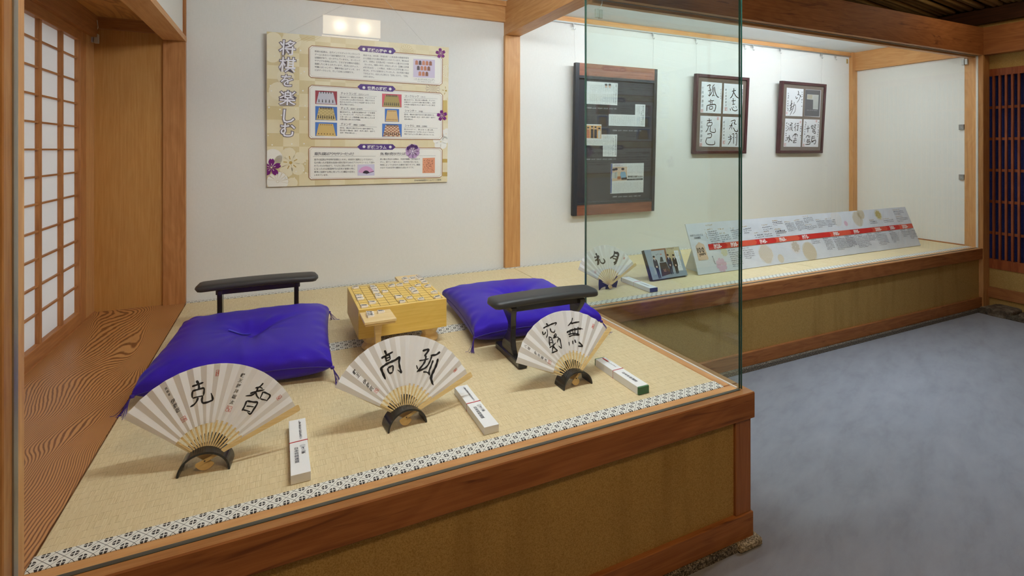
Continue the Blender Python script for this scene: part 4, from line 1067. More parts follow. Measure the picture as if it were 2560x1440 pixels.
# ---------------------------------------------------------------- the large information board
PTL, PTR, PBR, PBL = (667.0, 77.5), (1122.7, 119.0), (1118.0, 455.0), (666.3, 467.5)
m_, PW, PH, pf = hang(PTL, PTR, PBR, PBL, 3.122, 3.088)
poster = empty('information_board', label='large gold printed information board with purple blossoms hanging on the back wall', cat='board', matrix=m_)
MB().box(0, PW, 0, PH, -0.008, 0).build('panel', flat(226, 222, 212, 0.6), poster, None, False, 0.001)
PC = crop(640, 60, 3.348)
A = Art(poster, lambda x, y: pf(*PC(x, y)), 0.0004, (.001, .001, PW - .001, PH - .001))
gm = M('poster_gold'); gX, gY, gZ = gm.xyz()
ck = gm.ma('MODULO', gm.ma('ADD', gm.ma('FLOOR', gm.ma('DIVIDE', gX, 0.083)), gm.ma('FLOOR', gm.ma('DIVIDE', gY, 0.075))), 2.0)
fade = gm.ramp(gX, [(0.10, (1, 1, 1, 1)), (0.55, (.25, .25, .25, 1))])
gold = gm.bsdf(gm.mix(gm.ma('MULTIPLY', gm.ma('ABSOLUTE', ck), gm.ma('MULTIPLY', fade, 0.7)), gm.ramp(gm.noise(gm.coord(), 5.0, 2), [(.3, L(224, 210, 170)), (.7, L(234, 224, 192))]), L(206, 186, 134)), 0.45, None, 0.35)
A.local_poly('gold_print', [(0.001, 0.001), (PW - .001, 0.001), (PW - .001, PH - .001), (0.001, PH - .001)], gold, 0)
pale = flat(232, 222, 192, 0.5); white_p = flat(238, 236, 228, 0.5); brown = flat(156, 108, 76, 0.5); gdk = flat(188, 158, 88, 0.5)
purple = flat(110, 20, 112, 0.5); lilac = flat(186, 154, 196, 0.5); aub = flat(66, 34, 92, 0.5); txt = flat(72, 74, 84, 0.6); dgrey = flat(92, 92, 104, 0.6)
# background blossoms, clouds
for x, y, r in ((150, 130, .042), (300, 140, .05), (140, 260, .04), (250, 440, .045), (190, 560, .05)): A.disc('gold_print', x, y, r, pale, 1, 18)
A.rect('gold_print', 1560, 1130, 1600, 1160, gdk, 1); A.rect('gold_print', 1560, 1240, 1600, 1275, gdk, 1); A.rect('gold_print', 1470, 640, 1600, 800, flat(206, 180, 112, .5), 1)
for x, y, r, n in ((290, 1160, .085, 5), (1590, 560, .06, 5)): A.flower('gold_print', x, y, r, pale, 2, gdk, n, 0.0, 0.5, 0.85)
A.flower('blossom_print', 1545, 985, .05, white_p, 3, None, 5, 0.0, 0.3, 0.95); A.flower('blossom_print', 1590, 920, .035, white_p, 3, None, 5, 0.0, 0.1, 0.95)
A.disc('blossom_print', 140, 1120, .05, white_p, 2); A.disc('blossom_print', 300, 1330, .03, pale, 2)
A.chrys('blossom_print', 1262, 232, .043, gdk, 3, 16, .0009); A.chrys('blossom_print', 1600, 398, .04, white_p, 3, 16, .0016)
A.disc('blossom_print', 180, 1318, .055, white_p, 3, 20); A.chrys('blossom_print', 180, 1318, .058, gdk, 4, 14, .001)
A.chrys('blossom_print', 1480, 545, .045, flat(120, 84, 110, .5), 3, 14, .0011)
rr_ = random.Random(5)
for k in range(46): A.disc('gold_print', rr_.uniform(100, 420), rr_.uniform(180, 1290), rr_.uniform(.0022, .0048), white_p, 3, 7)
for k in range(14):
    x, y = 380 + 26 * (k % 7), 90 + 38 * (k // 7) + 6 * (k % 3)
    A.line('gold_print', [(x - 60, y + 8), (x, y - 22), (x + 14, y - 8), (x + 60, y - 30)], .0014, flat(206, 180, 124, .5), 2)
# the three text boxes
boxes = [([(470, 180), (1545, 272), (1562, 300), (1558, 500), (1535, 515), (462, 447), (445, 430), (445, 200)], (852, 181, 1172, 218, 1172, 252, 852, 222)),
         ([(468, 510), (1545, 580), (1562, 598), (1560, 945), (1540, 968), (460, 960), (442, 940), (442, 530)], None), ([(462, 1028), (1540, 1038), (1558, 1058), (1556, 1270), (1535, 1285), (460, 1302), (442, 1285), (442, 1045)], None)]
for pts, _ in boxes:
    A.poly('text_box', pts, white_p, 4)
    A.line('text_box', pts, .0042, brown, 5, True)
    cx = sum(p[0] for p in pts) / 8; cy = sum(p[1] for p in pts) / 8
    A.line('text_box', [(p[0] + (11 if p[0] < cx else -11), p[1] + (10 if p[1] < cy else -10)) for p in pts], .0012, brown, 5, True)
heads = [([(852, 205), (878, 181), (1148, 202), (1172, 228), (1146, 254), (876, 228)], '将棋の歴史', (933, 229), (1098, 245)), ([(850, 525), (876, 502), (1146, 520), (1170, 545), (1144, 568), (874, 550)], '世界の将棋', (932, 549), (1096, 558)),
         ([(847, 1028), (874, 1004), (1144, 1006), (1168, 1030), (1142, 1053), (872, 1052)], '将棋コラム', (930, 1042), (1092, 1044))]
for pts, t, a, b in heads:
    A.poly('header_ribbon', pts, flat(78, 52, 122, .5), 6)
    A.text('header_lettering', a[0], a[1], t, 0.0235, white_p, 7, b, False, 0.02)
    for x in (904, 1124):
        y = a[1] - 15 + (x - a[0]) * (b[1] - a[1]) / 165
        A.flower('header_lettering', x, y, .0092, white_p, 7, None, 8, 0.0, 0.0, 0.5)
# title
tx = 190
for i, (ch, y) in enumerate(zip('将棋を楽しむ', (125, 268, 410, 548, 700, 818))):
    s = 0.088 if i != 2 else 0.076
    for bo, mt, ly in ((0.058, flat(150, 140, 140, .5), 5), (0.038, flat(92, 86, 98, .5), 6), (0.010, flat(240, 238, 246, .5), 7)):
        A.text('title_lettering', tx + (6 if i == 2 else 0), y, ch, s, mt, ly, None, True, bo, 1.0, 0.06)
def para(lines, x, y, x1, dy, slope, size, last=None, mat=txt, part='body_text'):
    for i, t in enumerate(lines):
        yy_ = y + dy * i; n = len(t); xe = x1 if i < len(lines) - 1 or last is None else last
        A.text(part, x, yy_, t, size, mat, 6, (xe, yy_ + slope * (xe - x)))
para(['将棋の起源は、古代インドのチャトランガという', 'ゲームにあるという説が最有力です。いつ誕生したか', 'は諸説があり、はっきりしていません。ヨーロッパ', 'やアジアの各地に広がり、さまざまな類似の遊戯に', '発展したと考えられています。西洋にはチェス、', '中国にはシャンチー、朝鮮半島にはチャンギ、タイ', 'にはマークルック、そして日本には将棋です。'], 492, 234, 872, 26, 0.070, 0.0118, 830)
para(['現状では、1993年（平成5年）に奈良県の興福寺境内', 'から発掘された駒が最古といわれています。駒は16点', 'あり、同時に【天喜6年】＝1058年＝と書かれた木簡', '（もっかん、細長い木片）が出土しました（正確には天喜', '6年7月26日）。この駒は、木簡の上に文字を書いたと', '見られ、すでに五角形をしていました。次の写真で確認', 'できるように、出土した三枚とも「玉将」だけで、「王将」', 'はありません。'], 898, 268, 1280, 25.3, 0.066, 0.0118, 1000)
for y in (462, 470): A.greek('caption_text', (1322, y), (1496, y + 7), .0052, dgrey, 6)
A.greek('caption_text', (1352, 484), (1496, 492), .0052, dgrey, 6)
col1 = [('チャトランガ', '（古代インド）', 588, ['盤は8×8マス、駒は各々5種8枚。チャトランガ', 'には4人制と2人制とがあるが、現在では2人', '制のものがチェスなどの起源であるとする', '考えが有力である。'], 832), ('チェス', '（欧米〜全世界）', 712, ['盤は8×8マス、白黒市松模様のボードを使用', 'し、キャスリング、アンパッサンの特殊ルール', 'と歩（ポーン）が敵陣最上段に侵入したとき', '任意の駒に成れるのが特徴。'], 885), ('チャンギ', '（韓国・北朝鮮）', 845, ['縦9本、横10本の線が引かれた盤を使用する。', '駒は各々7種16個（漢方・先手と楚方・後手で', '名称・字体が異なる）。'], 848)]
for a, b, y, ls, last in col1:
    w1 = 22 * len(a); A.text('body_text', 708, y, a, .0165, txt, 6, (708 + w1, y + .05 * w1)); A.text('body_text', 714 + w1, y + .05 * w1, b, .0115, txt, 6, (714 + w1 + 15.5 * len(b), y + .05 * (w1 + 100)))
    A.line('body_text', [(700, y + 6), (1012, y + 18)], .0009, dgrey, 6); para(ls, 702, y + 29, 996, 20.5, 0.035, .0105, last)
col2 = [('マークルック', '（タイ）', 612, ['盤は8×8マス、駒は各々6種16個。チェスに', '近縁のゲームの中では駒の動きが弱く、世界', 'の将棋の原型をかなり留めていると推定', 'される。'], 1288, 1244), ('シャンチー', '（中国）', 734, ['縦9本、横10本の線が引かれた盤を使用する。', '駒は各々7種16個（紅方・先手と黒方・後手で', '名称が異なる）。'], 1330, 1244), ('シャタル', '（韓国・北朝鮮）', 858, ['盤は8×8マス、駒は各々6種16個。', '元来は独自のルールがあったようであるが、', '現在ではチェスと同じ動かし方になっている。'], 1498, 1244)]
for a, b, y, ls, last, x in col2:
    w1 = 20 * len(a); A.text('body_text', x, y, a, .0160, txt, 6, (x + w1, y + .03 * w1)); A.text('body_text', x + w1 + 6, y + .03 * w1, b, .0110, txt, 6, (x + w1 + 6 + 14 * len(b), y + .03 * w1 + 4))
    A.line('body_text', [(x - 6, y + 7), (1518, y + 15)], .0009, dgrey, 6); para(ls, x - 4, y + 28, 1500, 20, 0.03, .0100, last)
A.text('body_text', 488, 1096, '扇子は実はアクセサリーだった？', .0195, txt, 6, (828, 1097), False, .012); A.line('body_text', [(476, 1107), (1000, 1106)], .0011, dgrey, 6)
A.text('body_text', 1038, 1096, '良い駒の見分け方とは？', .0185, txt, 6, (1262, 1095), False, .012); A.line('body_text', [(1034, 1105), (1502, 1103)], .0009, dgrey, 6)
para(['扇子の起源は平安時代初期といわれ、本来仰ぐ道具としてではなく、', '位の高い人が面長な自身の顔を隠すためのアクセサリーとして使わ'], 485, 1141, 992, 25.5, -.002, .0125)
para(['れていたのが始まり。ちなみに棋士が持つよう', 'になったのは戦国時代の武将が進軍の際に', '家来に指揮する時に持っていた軍配の名残と', 'いわれています。'], 485, 1193, 830, 25.8, -.004, .0125, 612)
para(['良い駒と呼ばれる駒は、木目が綺麗、字が読みや', 'すい、見ていて疲れない、光沢感が良いもの。', '地域によっても好まれる書体が違うそうで、関西', 'のほうでは太文字の書体が人気だそうです。'], 1037, 1138, 1372, 23.6, -.004, .0120, 1330)
A.text('body_text', 1322, 1316, '日本将棋連盟ホームページ参照', .0125, txt, 6, (1548, 1310))
# picture prints
def pic(q, mat, ly=6): A.poly('picture_print', q, mat, ly)
pic([(1318, 292), (1498, 303), (1496, 455), (1316, 446)], flat(206, 196, 216, .5))
for row, (n, y, x0) in enumerate(((5, 325, 1345), (4, 370, 1356), (3, 417, 1366))):
    for k in range(n):
        x = x0 + 29 * k + row * 3; yk = y + k * 1.8; c = [(178, 118, 98), (90, 78, 84), (196, 134, 108), (186, 124, 96), (140, 96, 80)][(k + row) % 5]
        pic([(x - 12, yk + 17), (x - 11, yk - 12), (x - 4, yk - 19), (x + 5, yk - 18), (x + 11, yk - 11), (x + 12, yk + 18)], flat(*c, .5), 7)
blue_p = flat(70, 118, 190, .5); tan = flat(206, 184, 130, .5); blk = flat(40, 36, 38, .5)
def boardpic(q, back, board_c, grid=None, tall=True, n=8, pc=blk):
    pic(q, back)
    (ax, ay), (bx_, by_), (cx_, cy_), (dx_, dy_) = q; w_ = bx_ - ax; h_ = dy_ - ay
    P_ = lambda u, v: (ax + w_ * u, ay + (by_ - ay) * u + h_ * v)
    pic([P_(.17, .10), P_(.82, .10), P_(.95, .97), P_(.04, .97)], board_c, 7)
    if grid:
        for i in range(8):
            for j in range(8):
                if (i + j) % 2:
                    f = lambda a, b: P_((.17 - .13 * b) + a * (.65 + .26 * b), .12 + .83 * b)
                    pic([f(i / 8, j / 8), f((i + 1) / 8, j / 8), f((i + 1) / 8, (j + 1) / 8), f(i / 8, (j + 1) / 8)], grid, 8)
    for vv, x0_, x1_, hh in ((.20, .20, .78, .16), (.86, .09, .88, .22)):
        for k in range(n):
            u = x0_ + (x1_ - x0_) * (k + .5) / n; t = hh if tall else hh * .35
            pic([P_(u - .022, vv), P_(u + .022, vv), P_(u + .012, vv - t), P_(u - .012, vv - t)], pc, 9)
boardpic([(497, 555), (680, 564), (680, 677), (497, 668)], flat(150, 58, 72, .5), flat(196, 196, 206, .5), None, True, 5)
boardpic([(497, 686), (680, 694), (680, 808), (497, 803)], blue_p, tan, flat(186, 166, 112, .5))
boardpic([(496, 820), (679, 826), (679, 937), (496, 937)], blue_p, flat(210, 178, 112, .5), None, False, 6, flat(84, 58, 36, .5))
boardpic([(1056, 583), (1219, 591), (1218, 699), (1056, 694)], flat(206, 96, 110, .5), flat(168, 150, 96, .5), None, True, 8, flat(60, 62, 70, .5))
boardpic([(1079, 709), (1198, 713), (1197, 821), (1079, 819)], blue_p, flat(216, 182, 128, .5), None, False, 8, flat(110, 78, 50, .5))
boardpic([(1057, 834), (1220, 838), (1219, 945), (1056, 944)], blue_p, flat(220, 196, 160, .5), flat(168, 110, 90, .5))
pic([(849, 1176), (991, 1173), (991, 1268), (850, 1270)], flat(206, 202, 222, .5))
def sector(cx, cy, r0_, r1_, a0, a1, mat, ly):
    n = 14; q = [(cx + r1_ * math.cos(t), cy - r1_ * .95 * math.sin(t)) for t in [a0 + (a1 - a0) * k / n for k in range(n + 1)]] + [(cx + r0_ * math.cos(t), cy - r0_ * .95 * math.sin(t)) for t in [a1 + (a0 - a1) * k / n for k in range(n + 1)]]
    pic(q, mat, ly)
sector(921, 1253, 28, 66, .25, PI - .2, flat(216, 164, 204, .5), 7); sector(921, 1253, 3, 29, .2, PI - .2, flat(50, 42, 62, .5), 7)
A.line('picture_print', [(921, 1254), (986, 1231)], .003, flat(50, 42, 62, .5), 8)
pic([(1394, 1122), (1496, 1119), (1495, 1247), (1392, 1248)], flat(218, 150, 118, .5))
for k in range(60):
    x, y = rr_.uniform(1400, 1486), rr_.uniform(1128, 1238); a = rr_.uniform(0, 6.28); d = rr_.uniform(3, 7)
    A.line('picture_print', [(x, y), (x + d * math.cos(a), y + d * math.sin(a))], rr_.uniform(.0016, .0034), flat(70, 48, 42, .5), 7)
# purple blossoms over the boxes
A.flower('blossom_print', 1545, 248, .0335, purple, 10, pale, 5, .14, .45); A.flower('blossom_print', 1556, 768, .036, purple, 10, pale, 5, .14, .45)
A.flower('blossom_print', 128, 1200, .050, purple, 10, pale, 5, .14, .3)
A.flower('blossom_print', 1310, 1065, .046, lilac, 10, white_p, 8, .05, .4, .8)
for a in (.9, 1.7, 2.5):
    c = Vector(A.f(1310, 1065)); d = Vector((math.cos(a), math.sin(a))); n_ = Vector((-d.y, d.x))
    A.local_poly('blossom_print', [tuple(c + d * .024 - n_ * .010), tuple(c + d * .036 - n_ * .015), tuple(c + d * .046), tuple(c + d * .036 + n_ * .015), tuple(c + d * .024 + n_ * .010)], aub, 12)
A.done()
top_ = poster.matrix_world @ Vector((PW * .10, PH, -.004)); top2 = poster.matrix_world @ Vector((PW * .86, PH, -.004)); ap = Vector((0.50, 3.106, 2.245))
wire('hanging_wire', ap, top_, 'thin hanging wire from the picture beam to the gold board corner nearest the alcove')
wire('hanging_wire', ap + Vector((.05, 0, 0)), top2, 'thin hanging wire from the picture beam to the gold board corner nearest the cedar post')

# ---------------------------------------------------------------- framed pieces in the set-back bay
def frame_bars(r, W, H, bw, dep, mat_v, mat_h, bev=0.004):
    MB().box(0, bw, 0, H, -dep, 0).build('frame_bar', mat_v, r, None, False, bev, 2); MB().box(W - bw, W, 0, H, -dep, 0).build('frame_bar', mat_v, r, None, False, bev, 2)
    MB().box(bw, W - bw, 0, bw, -dep, 0).build('frame_bar', mat_h, r, None, False, bev, 2); MB().box(bw, W - bw, H - bw, H, -dep, 0).build('frame_bar', mat_h, r, None, False, bev, 2)
# newspaper frame
n1, n2 = crop(1430, 150, 7.2), crop(1430, 330, 6.695)
m_, W, H, f_ = hang(n1(80, 45), n1(1560, 165), n2(1365, 1325), n2(5, 1408), 3.10, 3.062)
r = empty('framed_clippings', label='tall dark frame with newspaper clippings hanging behind the side glass', cat='frame', matrix=m_)
black_f = flat(48, 50, 54, .35); woodf = wood('frame_walnut', (146, 92, 70), (110, 62, 44), 'X', 80.)
MB().box(0, .034, 0, H, -.03, 0).build('side_bar', black_f, r, None, False, .002); MB().box(W - .028, W, 0, H, -.03, 0).build('side_bar', black_f, r, None, False, .002)
MB().box(.034, W - .028, H - .088, H, -.028, -.002).build('wood_rail', woodf, r); MB().box(.034, W - .028, 0, .075, -.028, -.002).build('wood_rail', woodf, r)
MB().box(.034, W - .028, H - .108, H - .088, -.03, -.001).build('inner_bar', black_f, r); MB().box(.034, W - .028, .075, .09, -.03, -.001).build('inner_bar', black_f, r)
MB().box(.034, W - .028, .09, H - .108, -.028, -.016).build('mount_board', flat(58, 58, 64, .7), r)
MB().box(.034, W - .028, .09, H - .108, -.0065, -.005).build('glazing', glaze, r)
B = Art(r, lambda x, y: f_(*n1(x, y)), -.0155); B2 = Art(r, lambda x, y: f_(*n2(x, y)), -.0155)
news = flat(232, 232, 230, .7); ntx = flat(74, 76, 84, .7); cap = flat(214, 214, 216, .6)
def columns(a, x0, x1, y0, y1, rows, step, size, part='clipping_print'):
    x = x1
    while x > x0:
        for (ya, yb_) in rows: a.greek(part, (x, ya + random.uniform(0, 14)), (x, yb_ - random.uniform(0, 40) * (random.random() < .3)), size, ntx, 2)
        x -= step
def clip(a, pts): a.poly('clipping', pts, news, 1)
clip(B, [(298, 382), (858, 418), (842, 818), (286, 792)]); columns(B, 330, 770, 0, 0, [(440, 590), (615, 790)], 17, .0042)
B.text('clipping_print', 815, 440, '藤井八冠と伊藤七段が激突', .0125, ntx, 2, (800, 790), True); B.greek('clipping_print', (782, 490), (775, 780), .008, ntx, 2)
for x in (642, 708):
    B.poly('clipping_print', [(x - 28, 425), (x + 28, 427), (x + 26, 510), (x - 30, 508)], flat(200, 214, 226, .6), 3); B.disc('clipping_print', x, 470, .0115, flat(216, 178, 156, .6), 4, 12, .015); B.disc('clipping_print', x, 446, .0125, flat(50, 48, 54, .6), 5, 12, .0075)
B.text('caption', 290, 872, '北國新聞', .0115, cap, 2, (375, 878)); B.text('caption', 390, 880, '2024年（令和6年）3月22日（金曜日）朝刊', .0115, cap, 2, (832, 894))
clip(B, [(1168, 798), (1352, 806), (1338, 1205), (682, 1186), (688, 978), (1162, 992)]); columns(B, 1185, 1240, 0, 0, [(830, 980), (1005, 1180)], 17, .0042); columns(B, 715, 1160, 0, 0, [(1005, 1175)], 17, .0042)
B.text('clipping_print', 1300, 825, '藤井叡王 四連覇なるか', .0135, ntx, 2, (1288, 1185), True); B.greek('clipping_print', (1270, 840), (1265, 1170), .008, ntx, 2)
B.text('caption', 750, 1282, '北國新聞', .0115, cap, 2, (830, 1286)); B.text('caption', 848, 1284, '2024年（令和6年）4月20日（土曜日）夕刊', .0115, cap, 2, (1268, 1292))
clip(B2, [(244, -128), (515, -122), (512, 45), (778, 48), (763, 420), (530, 416), (535, 236), (232, 228)])
B2.poly('clipping_print', [(260, -105), (508, -98), (505, 115), (250, 108)], flat(220, 160, 92, .6), 3)
for x, c, y0 in ((355, (52, 48, 54), -72), (412, (56, 54, 60), -66), (475, (214, 210, 204), -46), (290, (196, 110, 84), -60)):
    B2.poly('clipping_print', [(x - 24, 108), (x - 22, y0 + 40), (x - 10, y0 + 14), (x + 10, y0 + 14), (x + 22, y0 + 40), (x + 20, 110)], flat(*c, .6), 4); B2.disc('clipping_print', x, y0, .010, flat(216, 178, 150, .6), 5, 10, .013); B2.disc('clipping_print', x, y0 - 10, .0105, flat(40, 38, 42, .6), 6, 10, .006)
columns(B2, 540, 690, 0, 0, [(62, 220), (240, 405)], 18, .0042); columns(B2, 250, 520, 0, 0, [(125, 222)], 18, .0042)
B2.text('clipping_print', 742, 70, '藤井叡王対伊藤七段が対局', .0125, ntx, 2, (730, 390), True); B2.greek('clipping_print', (705, 110), (698, 390), .008, ntx, 2)
B2.text('caption', 238, 474, '北國新聞', .0115, cap, 2, (318, 474)); B2.text('caption', 335, 474, '2024年（令和6年）4月20日（土曜日）夕刊', .0115, cap, 2, (748, 470))
clip(B2, [(668, 535), (1220, 526), (1204, 1016), (648, 1040)]); B2.poly('clipping_print', [(668, 540), (692, 540), (672, 1030), (650, 1032)], flat(78, 98, 160, .6), 2)
B2.poly('clipping_print', [(692, 590), (938, 586), (930, 816), (684, 830)], flat(222, 192, 164, .6), 3)
for x, y, c, w_ in ((712, 640, (206, 208, 206), 40), (862, 630, (134, 176, 204), 48), (750, 632, (196, 204, 200), 22)):
    B2.poly('clipping_print', [(x - w_, 790), (x - w_ * .8, y + 60), (x - 16, y + 34), (x + 20, y + 34), (x + w_, y + 60), (x + w_ * 1.2, 770)], flat(*c, .6), 4); B2.disc('clipping_print', x, y + 10, .013, flat(218, 180, 156, .6), 5, 12, .017); B2.disc('clipping_print', x, y - 4, .0145, flat(44, 42, 46, .6), 6, 12, .009)
B2.poly('clipping_print', [(768, 752), (828, 748), (828, 798), (770, 802)], flat(188, 112, 74, .6), 6); B2.poly('clipping_print', [(836, 775), (930, 765), (926, 805), (838, 808)], flat(48, 44, 46, .6), 5)
columns(B2, 950, 1200, 0, 0, [(556, 715)], 22, .0042); columns(B2, 700, 1190, 0, 0, [(845, 1010)], 20, .0042)
B2.text('clipping_print', 945, 770, '藤井叡王 加賀で止まる', .0165, ntx, 3, (1192, 764), False, .01); B2.poly('clipping_print', [(932, 790), (1198, 783), (1198, 808), (930, 816)], flat(64, 64, 68, .6), 3); B2.greek('clipping_print', (965, 806), (1165, 800), .0062, news, 4)
for y in (565, 580): B2.greek('clipping_print', (705, y), (928, y - 4), .006, ntx, 3)
B2.text('caption', 684, 1102, '北國新聞', .0115, cap, 2, (758, 1098)); B2.text('caption', 778, 1100, '2024年（令和6年）4月21日（日曜日）朝刊', .0115, cap, 2, (1160, 1084))
B.done(); B2.done()
FR = [(r, .02, W - .02, H)]
# calligraphy frames
bur = wood('rosewood_z', (82, 50, 52), (56, 34, 38), 'Y', 90., .25); bur_x = wood('rosewood_x', (82, 50, 52), (56, 34, 38), 'X', 90., .25)
matboard = flat(122, 108, 98, .8, .1); shik = flat(238, 238, 240, .7)
def seal(a, x, y, s, frame=1.0): 
    c = Vector(a.f(x, y)); h = s / 2
    a.lline('seal_stamp', [c + Vector((-h * frame, -h)), c + Vector((h * frame, -h)), c + Vector((h * frame, h)), c + Vector((-h * frame, h))], s * .1, seal_red, 3, True)
    for k in range(4): a.lline('seal_stamp', [c + Vector((-h * .7 * frame, -h * .6 + h * .4 * k)), c + Vector((h * random.uniform(.1, .8) * frame, -h * .6 + h * .4 * k))], s * .1, seal_red, 3)
def shikishi_frame(cr, TL, TR, BR, BL, yb, yt, label):
    m, W, H, f = hang(cr(*TL), cr(*TR), cr(*BR), cr(*BL), yb, yt)
    r = empty('framed_calligraphy', label=label, cat='frame', matrix=m)
    frame_bars(r, W, H, .026, .032, bur, bur_x)
    MB().box(.02, W - .02, .02, H - .02, -.03, -.012).build('mat_board', matboard, r)
    MB().box(.024, W - .024, .024, H - .024, -.0065, -.005).build('glazing', glaze, r)
    return r, Art(r, lambda x, y: f(*cr(x, y)), -.0116), W, H
k2 = crop(1730, 170, 6.26)
r, C, W, H = shikishi_frame(k2, (75, 85), (905, 150), (855, 1340), (25, 1345), 3.10, 3.066, 'dark rosewood frame with four white calligraphy cards, all brush writing')
for q in ([(168, 210), (488, 234), (468, 712), (148, 698)], [(518, 237), (816, 258), (798, 724), (500, 712)], [(148, 745), (466, 758), (446, 1234), (130, 1230)], [(498, 760), (796, 770), (780, 1238), (480, 1232)]): C.poly('calligraphy_card', q, shik, 1)
def brush(a, strokes, s=1.0):
    for pts, w_ in strokes:
        Q = [Vector(a.f(*p)) for p in pts]; sc_ = (Vector(a.f(pts[0][0], pts[0][1] + 20)) - Q[0]).length / 20; Cv = catmull(Q, .004); n = len(Cv)
        a.lline('brush_writing', Cv, [1.35 * w_ * s * sc_ * min(1, .6 + i / n * 5) * min(1, .35 + (1 - i / n) * 4) for i in range(n)], ink, 2)
brush(C, [([(250, 280), (300, 262), (285, 300)], 11), ([(285, 300), (300, 330), (290, 430), (265, 415)], 10), ([(265, 358), (320, 340)], 8), ([(370, 255), (340, 290), (330, 370), (285, 445)], 10), ([(350, 300), (352, 400), (330, 440)], 9), ([(330, 440), (360, 425), (375, 440)], 7), ([(365, 290), (380, 380), (410, 445), (440, 458)], 12),
          ([(305, 485), (312, 505)], 9), ([(270, 520), (360, 508)], 10), ([(300, 520), (302, 570)], 8), ([(330, 518), (330, 568)], 8), ([(300, 545), (330, 543)], 6), ([(250, 585), (380, 572), (370, 670), (345, 662)], 12), ([(252, 585), (245, 672)], 12), ([(288, 605), (286, 645)], 9), ([(288, 605), (335, 600), (330, 640), (288, 645)], 9),
          ([(670, 312), (668, 370), (640, 440), (610, 472)], 12), ([(640, 362), (705, 348)], 10), ([(668, 375), (705, 440), (745, 470)], 12), ([(660, 470), (662, 570)], 10), ([(635, 515), (700, 505)], 9), ([(645, 570), (690, 562)], 8), ([(612, 630), (618, 665)], 9), ([(640, 610), (650, 650), (690, 668), (725, 655), (720, 640)], 10), ([(660, 600), (672, 622)], 8), ([(700, 595), (712, 620)], 8),
          ([(285, 785), (286, 860)], 9), ([(250, 825), (325, 815)], 9), ([(255, 860), (250, 910)], 8), ([(255, 860), (325, 850), (318, 900), (255, 908)], 9), ([(275, 915), (255, 970), (228, 1002)], 10), ([(305, 912), (300, 985), (330, 1005), (380, 1000), (375, 940)], 10),
          ([(252, 1035), (318, 1030), (310, 1085), (245, 1095)], 10), ([(248, 1090), (232, 1160), (270, 1198), (365, 1195), (368, 1140)], 11),
          ([(625, 830), (690, 815), (680, 870), (715, 880)], 10), ([(670, 850), (690, 865)], 7), ([(650, 850), (600, 960)], 9), ([(600, 905), (650, 895)], 7), ([(640, 880), (640, 960)], 9), ([(665, 930), (690, 985), (730, 990), (725, 960)], 11),
          ([(605, 1045), (625, 1065)], 8), ([(580, 1085), (640, 1075)], 8), ([(585, 1120), (640, 1105)], 8), ([(620, 1060), (620, 1130), (580, 1200)], 10), ([(640, 1040), (670, 1035), (665, 1190)], 9), ([(690, 1035), (718, 1030), (712, 1205), (695, 1195)], 10), ([(645, 1090), (660, 1085)], 7), ([(690, 1090), (708, 1085)], 7)])
for x, y, t, s, to in ((168, 285, '七段伊藤匠', .025, (160, 630)), (535, 320, '叡王藤井聡太', .019, (535, 610)), (150, 825, '七段伊藤匠', .025, (140, 1180)), (505, 830, '叡王藤井聡太', .019, (500, 1130))): C.text('signature', x, y, t, s, flat(60, 60, 62, .6), 2, to, True, 0, .95, .1)
C.greek('signature', (460, 330), (455, 500), .014, flat(80, 80, 82), 2); C.greek('signature', (798, 330), (792, 500), .014, flat(80, 80, 82), 2)
for x, y, s in ((172, 668, .022), (545, 640, .026), (152, 1202, .026), (515, 1163, .026), (422, 790, .020)): seal(C, x, y, s)
C.done(); FR.append((r, .03, W - .03, H))
k3 = crop(1940, 190, 6.857)
r, D, W, H = shikishi_frame(k3, (105, 80), (875, 140), (805, 1325), (50, 1325), 3.10, 3.062, 'dark rosewood frame with three calligraphy cards and one dark clipping card')
for q, mt in (([(200, 202), (490, 225), (470, 698), (182, 688)], shik), ([(178, 733), (466, 744), (440, 1218), (152, 1214)], shik), ([(494, 745), (768, 754), (740, 1220), (468, 1216)], shik), ([(524, 228), (794, 244), (770, 712), (500, 692)], flat(214, 214, 214, .6)), ([(524, 234), (782, 250), (760, 700), (502, 690)], flat(92, 92, 98, .7))): D.poly('calligraphy_card', q, mt, 1 if mt is not _flat.get((92, 92, 98, .7, .3, 0.0, 0.0)) else 2)
D.poly('clipping', [(552, 314), (750, 326), (738, 578), (650, 572), (654, 410), (546, 400)], flat(196, 198, 192, .7), 3)
for k in range(8): D.greek('clipping_print', (740 - 11 * k, 345), (732 - 11 * k, 560), .006, flat(140, 142, 140), 4)
D.poly('clipping_print', [(556, 320), (640, 325), (636, 396), (552, 392)], flat(186, 178, 156, .7), 4); D.greek('caption', (540, 596), (728, 602), .007, cap, 4)
